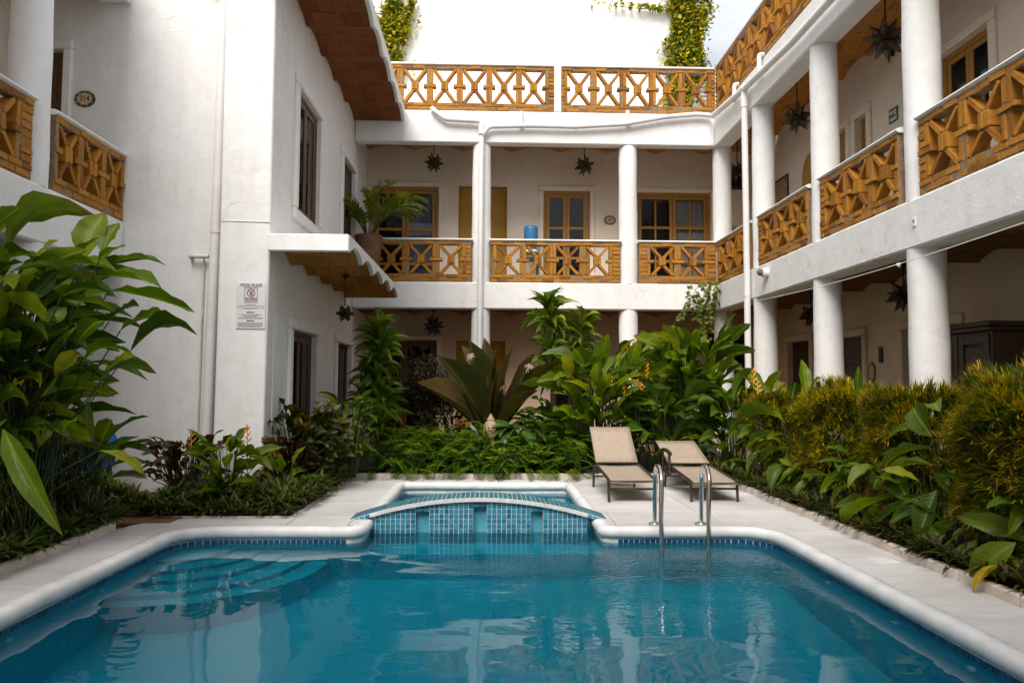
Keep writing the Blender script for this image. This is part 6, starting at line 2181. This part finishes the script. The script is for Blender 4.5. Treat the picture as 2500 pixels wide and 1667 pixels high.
def reg_pillar(r):
    while True:
        x = r.uniform(-4.25, -2.03); y = r.uniform(7.93, 9.45)
        if (x > -3.62 and y < 7.95 + 1.5 * (0.15 + .85 * (x + 3.62) / 1.6) + .55) or (x <= -3.62 and abs(y - (7.95 + (-3.62 - x) * 1.0)) < .22):
            return x, y, .05 + r.uniform(0, .16) * min(1, (y - 7.9) / .3)
rosettes('ground_cover', 'low narrow-leaved ground cover filling the bed below the pool sign', 820, reg_pillar, (.09, .17), gc, 31)
rosettes('ground_cover', 'low ground cover edging the narrow bed beside the small pool', 260, lambda r: (r.uniform(-2.55, -2.0), r.uniform(9.2, 11.3), .05 + r.uniform(0, .14)), (.10, .18), gc, 32)
rosettes('ground_cover', 'low ground cover spilling over the kerb below the hedge', 620, lambda r: (3.43 + .42 * r.random() ** 1.5, r.uniform(3.8, 11.0), .07 + r.uniform(0, .10)), (.09, .16),
         [(.045, .065, .010), (.075, .085, .014), (.03, .05, .008), (.09, .065, .02)], 33)
rosettes('ground_cover', 'low ground cover spilling over the kerb under the tall big-leaved plant', 420, lambda r: (-3.53 - .5 * r.random() ** 1.4, r.uniform(4.6, 7.45), .07 + r.uniform(0, .12)), (.10, .18), gc, 34)
rosettes('ground_cover', 'low ground cover in the far right corner behind the loungers', 160, lambda r: (r.uniform(2.9, 3.6), r.uniform(10.4, 11.5), .06 + r.uniform(0, .15)), (.10, .18), gc, 35)

# --- the tall heliconia on the left ------------------------------------------------------------------
RP = random.Random(44)
t = thing('heliconia_plant', 'tall big-leaved heliconia standing at the left edge in front of the wing', 'plant', (-3.95, 6.1, .05))
lines = []
for i, (bx, by, bz, tx, ty, tz, w) in enumerate(LEFT_LEAVES):
    vert = abs(tz - bz) > .8 * math.hypot(tx - bx, ty - by)
    near = by < 5.2
    if near:
        put_leaf(HELI[:2], t, (bx, by, bz), (tx, ty, tz), w * .74, .15, face=(.35, -1, .55))
    else:
        put_leaf(HELI if i % 4 else HELID, t, (bx, by, bz), (tx, ty, tz), w * .88, RP.uniform(-.75, -.1) if not vert else RP.uniform(-.4, .4), face=(0.1, -.45, 1) if not vert else (0.1, -1, .3))
    root = Vector((-3.85 + RP.uniform(-.25, .22), 6.25 + RP.uniform(-.3, .3), .04))
    Bv = Vector((bx, by, bz))
    mid = root.lerp(Bv, .55) + Vector((-.08, .03, .12))
    lines.append([root, root.lerp(mid, .6), mid, Bv])
for i in range(150):
    a = RP.uniform(-2.0, 1.0); r = RP.uniform(.05, .55)
    Bv = Vector((-4.0 + r * math.cos(a) * .8, 6.2 + r * math.sin(a), RP.uniform(.75, 2.25)))
    L = RP.uniform(.35, .75); e = RP.uniform(-.35, .75)
    a += RP.gauss(0, .5)
    Tv = Bv + Vector((math.cos(a) * math.cos(e), math.sin(a) * math.cos(e), math.sin(e))) * L
    Tv.x = min(Tv.x, -2.85)
    put_leaf(HELID if i % 3 == 0 else HELI, t, Bv, Tv, L * RP.uniform(.125, .17), RP.uniform(-.9, .3))
    root = Vector((-3.9 + RP.uniform(-.3, .25), 6.25 + RP.uniform(-.35, .35), .04))
    lines.append([root, root.lerp(Bv, .5) + Vector((0, 0, .08)), Bv])
stems_build(t, lines, r=.0075)

# --- single heliconias growing through the hedge ----------------------------------------------------------
RP = random.Random(45)
t = thing('heliconia_plant', 'heliconia with arching leaves growing out between the hedge shrubs', 'plant', (3.85, 7.2, .05))
lines = []
for i, (bx, by, bz, tx, ty, tz, w) in enumerate(RIGHT_LEAVES):
    tz = max(tz, .035)
    put_leaf(HELI, t, (bx, by, bz), (tx, ty, tz), w * 1.08, RP.uniform(.1, .7), face=(-.35, -.35, 1) if abs(tz - bz) < .3 else (-.6, -.8, .5))
    root = Vector((bx + RP.uniform(.05, .18), by + RP.uniform(-.1, .15), .04))
    lines.append([root, root.lerp(Vector((bx, by, bz)), .55) + Vector((.03, 0, .05)), (bx, by, bz)])
for i in range(40):
    by = RP.uniform(4.9, 10.6)
    bz = RP.uniform(.22, .72)
    L = RP.uniform(.36, .62)
    a = RP.gauss(PI * 1.12, .55); e = RP.uniform(-.75, .35)
    Bv = Vector((RP.uniform(3.66, 3.82), by, bz))
    Tv = Bv + Vector((math.cos(a) * math.cos(e), math.sin(a) * math.cos(e), math.sin(e))) * L
    Tv.x = max(Tv.x, 3.40); Tv.z = max(Tv.z, .05)
    put_leaf(HELI if i % 3 else HELID, t, Bv, Tv, L * RP.uniform(.17, .23), RP.uniform(-.5, .5), face=(-.4, -.5, 1))
    root = Vector((Bv.x + RP.uniform(.03, .12), by + RP.uniform(-.06, .06), .04))
    lines.append([root, root.lerp(Bv, .55) + Vector((.02, 0, .04)), Bv])
heli_flower(t, (3.62, 9.95, 1.30)); heli_flower(t, (3.80, 10.6, 1.42), 1.2)
put_leaf(YELL, t, (3.45, 4.99, .20), (3.30, 5.05, .012), .10, .3, name='yellow_leaf')
stems_build(t, lines)

# --- crinum lily in the middle ------------------------------------------------------------------------------
RP = random.Random(46)
t = thing('crinum_lily', 'large lily with broad bronze strap leaves and faded flower heads behind the stone head', 'plant', (.04, 12.4, .05))
for i, (bx, by, bz, tx, ty, tz, w) in enumerate(CRINUM_LEAVES):
    B0 = Vector((.04 + (bx - .04) * .6, 12.4 + (by - 12.4) * .5, .45))
    out = Vector((tx - .04, ty - 12.4 - .2, 0))
    put_leaf(CRIN, t, B0, (tx, ty, tz), w * .52, RP.uniform(-.2, .2), face=(-(tx - .04) * .9, -.9, .9))
for i in range(10):
    a = RP.uniform(0, 2 * PI); L = RP.uniform(.7, 1.1)
    put_leaf(CRIN, t, (.04 + .08 * math.cos(a), 12.45 + .08 * math.sin(a), .35), (.04 + L * .75 * math.cos(a), 12.5 + L * .5 * math.sin(a), .4 + L * RP.uniform(.45, 1)), .11, 0, face=(-math.cos(a), -math.sin(a) - .3, .8))
b = MB(); b.lathe([(.10, .03), (.13, .2), (.11, .42), (.06, .6)], .04, 12.42, 14); b.build('bulb_neck', M['stem'], t, smooth=True)
for (x, y, z, mt_) in ((-.30, 12.05, 1.84, 'flower_pale'), (.645, 12.05, 1.68, 'flower_pale'), (.235, 11.98, 1.33, 'flower_brown')):
    b = MB()
    for k in range(46):
        d = Vector((RP.gauss(0, 1), RP.gauss(0, 1), RP.gauss(.25, .8))).normalized()
        p = Vector((x, y, z))
        L = RP.uniform(.05, .10)
        b.tube([p, p + d * L * .6, p + d * L + Vector((0, 0, -.03))], [.003, .007, .001], 4, cap=False)
    b.build('flower_head', M[mt_], t, fix=False)
    b = MB(); b.tube([(.04 + (x - .04) * .2, 12.35, .5), (.04 + (x - .04) * .6, 12.2, .5 + (z - .5) * .6), (x, y, z)], [.016, .013, .009], 7); b.build('flower_stalk', M['stem'], t)

# --- dracaenas -----------------------------------------------------------------------------------------------
def dracaena(label, base, heads, canes, seed):
    global RP
    RP = random.Random(seed)
    t = thing('dracaena_plant', label, 'plant', base, 'tall dracaenas in the far bed')
    for (c, hgt, nl, L) in heads:
        for k in range(nl):
            f = k / nl
            a = k * 2.39996 + RP.uniform(-.25, .25)
            z = c[2] - hgt * f
            el = 1.2 - 1.95 * f + RP.gauss(0, .14)
            l = L * RP.uniform(.75, 1.1) * (.7 + .3 * math.sin(PI * min(1, f + .2)))
            Bv = Vector((c[0], c[1], z)) + Vector((math.cos(a), math.sin(a), 0)) * .02
            Tv = Bv + Vector((math.cos(a) * math.cos(el), math.sin(a) * math.cos(el), math.sin(el))) * l
            put_leaf(DRAC, t, Bv, Tv, l * RP.uniform(.19, .25), RP.uniform(-.3, .3), face=(0, 0, 1) if el < .8 else (-math.cos(a), -math.sin(a), .6))
    b = MB()
    for pts in canes:
        b.tube(pts, [.030 - .010 * i / len(pts) for i in range(len(pts))], 9)
    b.build('cane', M['bark'], t, smooth=True, fix=False)
dracaena('two-headed dracaena rising to the gallery beam left of the orange flowers', (1.15, 13.0, .05),
         [((1.08, 12.95, 2.60), .30, 54, .58), ((1.62, 13.0, 2.34), .28, 46, .52), ((1.06, 12.8, 1.98), .55, 64, .54), ((1.62, 12.95, 1.80), .40, 34, .46)],
         [[(1.2, 13.05, .03), (1.12, 13.0, 1.2), (1.08, 12.95, 2.58)], [(1.28, 13.08, .03), (1.45, 13.05, 1.2), (1.62, 13.0, 2.32)]], 51)
dracaena('column-like dracaena in the far left corner of the bed, leaves drooping in tiers', (-1.75, 11.9, .05),
         [((-1.73, 11.9, 2.16), .60, 76, .52), ((-1.76, 11.82, 1.55), .50, 60, .50), ((-1.66, 11.75, 1.12), .50, 60, .52), ((-1.98, 11.75, 1.20), .40, 34, .38)],
         [[(-1.75, 11.95, .03), (-1.76, 11.9, 1.0), (-1.73, 11.9, 2.2)]], 52)

# --- heliconia masses behind the loungers ---------------------------------------------------------------------------
kp_ = lambda p: p.y > 11.05 or p.x < 1.3
clump('heliconia_plant', 'heliconia clump with orange flowers directly behind the upright lounger', (1.75, 12.1, .05), 100, .74, (.30, 1.95), (.45, .82), (.25, .33), HELI, 61, (.0, 1.15), 0, 'heliconias behind the loungers', outw=-1.57, keep=kp_)
t = [o for o in bpy.data.objects if o.get('label', '').startswith('heliconia clump with orange')][0]
for p in ((2.20, 11.75, 1.80), (2.30, 11.9, 1.92), (2.50, 11.75, 1.52), (2.10, 11.5, 1.24), (2.28, 11.48, 1.27), (1.90, 11.7, 1.32), (2.34, 11.5, 1.24)):
    heli_flower(t, p, 1.1, lean=(RP.uniform(-.3, .3), -.1))
clump('heliconia_plant', 'dark broad-leaved heliconia filling the corner under the hanging vine', (3.35, 12.5, .05), 100, .80, (.4, 2.3), (.48, .85), (.27, .36), HELI, 62, (-.1, 1.2), 0, 'heliconias behind the loungers', outw=-1.7, keep=kp_)
clump('heliconia_plant', 'leafy heliconia clump low behind the low-backed lounger', (2.75, 11.75, .05), 60, .58, (.2, 1.3), (.40, .7), (.24, .32), HELID, 63, (-.2, .9), 0, 'heliconias behind the loungers', outw=-1.57, keep=kp_)
clump('heliconia_plant', 'broad-leaved plant between the hedge end and the far bed', (3.75, 11.3, .05), 52, .46, (.2, 1.4), (.38, .68), (.22, .3), HELID, 64, (-.1, 1.0), 0, 'heliconias behind the loungers', outw=-2.4)
clump('heliconia_plant', 'dark leafy clump between the dracaena and the corner vine, under the gallery column', (2.45, 13.4, .05), 60, .75, (.5, 1.95), (.42, .72), (.25, .33), HELID, 65, (-.1, 1.1), 0, 'heliconias behind the loungers')
clump('pothos_plant', 'broad pale-veined philodendron drooping beside the stone head', (.62, 11.78, .05), 30, .36, (.45, .92), (.26, .42), (.36, .5), POTH, 66, (-1.0, .5), 0, outw=-1.57)
clump('heliconia_plant', 'small heliconia in the bed below the pool sign', (-2.92, 8.55, .05), 34, .30, (.10, .74), (.28, .46), (.26, .34), HELI, 67, (.0, 1.2), 0, outw=-1.57)
t = [o for o in bpy.data.objects if o.get('label', '') == 'small heliconia in the bed below the pool sign'][0]
heli_flower(t, (-3.30, 8.45, .70), 1.0); heli_flower(t, (-2.70, 8.5, .74), 1.0)
clump('heliconia_plant', 'single-stemmed young heliconia at the foot of the corner pier', (-2.42, 8.95, .05), 12, .22, (.1, .42), (.26, .40), (.26, .34), HELI, 68, (.0, 1.2))
clump('heliconia_plant', 'leafy plant leaning over the tiled path beside the weeping bush', (-3.72, 7.05, .05), 16, .34, (.35, .95), (.34, .52), (.24, .3), HELI, 69, (-.2, .8), outw=-.3)

# --- crotons -----------------------------------------------------------------------------------------------------------
clump('croton_plant', 'dark croton with brown and orange leaves, below the plain wall by the drainpipe', (-3.55, 9.0, .05), 78, .44, (.12, .74), (.18, .30), (.30, .42), CROTD, 71, (-.2, 1.2), group='crotons by the white block')
clump('croton_plant', 'large mottled croton in front of the lower door frame', (-2.42, 10.0, .05), 130, .56, (.2, 1.12), (.20, .34), (.30, .40), CROT, 72, (-.3, 1.2), group='crotons by the white block', outw=-1.0)
clump('croton_plant', 'dark purple croton in front of the large mottled one', (-2.50, 9.55, .05), 74, .36, (.12, .72), (.18, .30), (.30, .42), CROTD, 73, (-.3, 1.1), group='crotons by the white block', outw=-1.2)
clump('leafy_shrub', 'glossy green shrub between the mottled croton and the tiered dracaena', (-2.05, 10.9, .05), 90, .50, (.3, 1.35), (.2, .34), (.28, .36), DRAC, 74, (-.5, .9))
clump('leafy_shrub', 'dark brown-leaved shrub behind the ferns and left of the lily', (-.75, 12.6, .05), 70, .55, (.2, .85), (.22, .36), (.2, .28), CROTD, 75, (-.2, 1.1))
clump('leafy_shrub', 'dark shrub behind the ferns below the two-headed dracaena', (1.05, 12.5, .05), 70, .55, (.2, 1.15), (.25, .42), (.24, .32), HELID, 76, (-.3, 1.0))

# fine purple-grey shrub under the dark door
t = thing('fine_shrub', 'airy shrub of tiny dark leaves left of the lily, before the brown door', 'shrub', (-1.0, 12.9, .05))
n = 7000
P = NR.normal(size=(n, 3)); P /= np.linalg.norm(P, axis=1)[:, None]
r = NR.random(n) ** .45
blobs = np.array([(-1.05, 12.9, 1.50, .42), (-.72, 12.8, 1.25, .34), (-1.35, 12.85, 1.2, .30), (-.95, 12.9, .95, .40)])
k = NR.integers(0, 4, n)
base = blobs[k][:, :3] + P * (r * blobs[k][:, 3])[:, None]
col = pick([(.030, .024, .016), (.055, .042, .026), (.022, .030, .012), (.09, .07, .045)], n)
blade_mesh('foliage', M['foliage'], base, NR.uniform(0, 2 * PI, n), NR.normal(.2, .6, n), NR.uniform(.045, .075, n), NR.uniform(.022, .036, n), NR.uniform(0, 1, n), col, col * 1.2, t, 2, kind='stuff')
b = MB()
for i in range(12):
    e = blobs[i % 4]
    b.tube([(-1.0 + RP.uniform(-.05, .05), 12.9, .03), (-1.0 + RP.uniform(-.1, .1), 12.9, .6), (e[0] + RP.uniform(-.2, .2), e[1] + RP.uniform(-.2, .2), e[2] + RP.uniform(-.1, .2))], [.016, .012, .004], 5, cap=False)
b.build('branches', M['bark'], t, fix=False)['kind'] = 'stuff'

# hanging vine at the corner column
RP = random.Random(81)
t = thing('hanging_vine', 'leafy vine trailing from the gallery beam by the corner column', 'vine', (4.4, 15.0, 3.3))
lines = []
for s_ in range(19):
    p = Vector((RP.uniform(3.95, 4.95), 15.0 + RP.uniform(-.15, .12), RP.uniform(3.05, 3.55)))
    tgt = Vector((p.x + RP.uniform(-.55, .12), p.y - RP.uniform(0, .35), p.z - RP.uniform(.35, 1.15)))
    pts = [p, p.lerp(tgt, .4) + Vector((0, -.08, .10)), tgt]
    lines.append(pts)
    n = int((tgt - p).length / .065)
    for k in range(n):
        f = (k + .5) / n
        q = pts[0] * (1 - f) ** 2 + pts[1] * 2 * f * (1 - f) + pts[2] * f * f
        for _ in range(1 if RP.random() < .6 else 2):
            d = Vector((RP.uniform(-1, 1), RP.uniform(-1, .3), RP.uniform(-.9, .3))).normalized() * RP.uniform(.075, .12)
            if len(t.children) < 290:
                put_leaf(VINE, t, q, q + d, d.length * RP.uniform(.7, .9), RP.uniform(-.6, .6), face=(0, -.8, .7))
stems_build(t, lines, r=.004)

# yellow-green climbers on the tall wall
def climber(label, strands, n, seed):
    r = np.random.default_rng(seed)
    t = thing('wall_climber', label, 'climber', (strands[0][0], 18.9, 7.1), 'yellow-green climbers on the tall wall')
    S = np.array(strands)
    pw = (S[:, 2] + .05) * np.hypot(S[:, 4] - S[:, 3], S[:, 1] - S[:, 0])
    k = r.choice(len(S), n, p=pw / pw.sum())
    y0, y1 = S[k, 3], S[k, 4]
    z = r.uniform(y0, y1) + r.normal(0, .03, n)
    x = S[k, 0] + (S[k, 1] - S[k, 0]) * (z - y0) / (y1 - y0) + r.normal(0, 1, n) * S[k, 2] * (.6 + .4 * np.sin(z * 4.1 + k * 2))
    y = 18.97 - np.abs(r.normal(0, .12, n)) - .01
    col = np.array([(.40, .34, .015), (.30, .30, .016), (.16, .21, .014), (.09, .13, .012), (.50, .38, .02)])[r.integers(0, 5, n)] * r.uniform(.75, 1.2, (n, 1))
    blade_mesh('foliage', M['foliage'], np.stack([x, y, z], 1), r.normal(-PI / 2, .9, n), r.normal(-.1, .6, n), r.uniform(.09, .17, n), r.uniform(.06, .11, n), r.uniform(.2, 1.2, n), col, col * 1.15, t, 2, kind='stuff', profile=[.3, 1, .05])
    b = MB()
    for s_ in strands:
        b.tube([(s_[0], 18.95, s_[3]), ((s_[0] + s_[1]) / 2 + .05, 18.95, (s_[3] + s_[4]) / 2), (s_[1], 18.95, s_[4])], [.018, .012, .006], 6, cap=False)
    b.build('stems', M['bark'], t, fix=False)['kind'] = 'stuff'
climber('yellow-green climber on the tall wall beside the roof corner', [(5.05, 5.2, .28, 7.3, 10.4), (5.1, 5.3, .24, 9.0, 12.6), (4.75, 4.9, .18, 8.2, 12.6), (5.35, 5.7, .14, 9.6, 12.3), (4.9, 3.5, .02, 11.2, 11.28)], 7600, 91)
climber('yellow-green climber on the tall wall behind the high brick canopy', [(-2.75, -2.55, .26, 7.3, 10.8), (-2.6, -2.5, .30, 9.6, 12.7), (-2.35, -2.05, .12, 10.2, 11.3)], 5600, 92)

# potted palm in the gallery ---------------------------------------------------------------------------------------------
RP = random.Random(95)
t = thing('clay_pot', 'large clay pot on the gallery floor behind the low canopy', 'pot', (-2.42, 14.92, 3.45))
b = MB(); b.lathe([(.15, 3.42), (.19, 3.6), (.245, 4.0), (.26, 4.28), (.275, 4.30), (.275, 4.345), (.24, 4.345), (.235, 4.30)], -2.42, 14.88, 26); b.build('pot_body', M['clay'], t, smooth=True, angle=40)
b = MB(); b.lathe([(.236, 4.29), (.1, 4.31), (.0, 4.312)], -2.42, 14.88, 20); b.build('soil', M['soil'], t)
t = thing('potted_palm', 'feathery areca palm growing from the clay pot at the gallery railing', 'palm', (-2.42, 14.88, 4.31))
cnt = 0
b = MB()
for k in range(15):
    a = k * 2.39996 + RP.uniform(-.2, .2)
    e0 = RP.uniform(1.0, 1.5); L = RP.uniform(1.05, 1.4); dr = RP.uniform(1.1, 2.1)
    p = Vector((-2.42 + .05 * math.cos(a), 14.88 + .05 * math.sin(a), 4.30))
    hd = Vector((math.cos(a), math.sin(a), 0))
    rach = [p.copy()]
    n = 11
    for i in range(n):
        e = e0 - dr * (i / n) ** 1.5
        p = p + (hd * math.cos(e) + Vector((0, 0, math.sin(e)))) * (L / n)
        rach.append(p.copy())
        if i >= 2 and cnt < 286:
            for sg in (-1, 1):
                aa = a + sg * RP.uniform(.55, .85)
                el = e * .75 + .15
                l = .36 * math.sin(PI * (i + .5) / (n + 1)) ** .6
                put_leaf(PALM, t, p, p + Vector((math.cos(aa) * math.cos(el), math.sin(aa) * math.cos(el), math.sin(el) - .25)) * l, .042, 0, name='leaflet')
                cnt += 1
    b.tube(rach, [.012 - .0009 * i for i in range(len(rach))], 5, cap=False)
b.build('fronds', M['stem'], t, fix=False)['kind'] = 'stuff'

if __name__ == '__main__':
    bpy.context.view_layer.update()
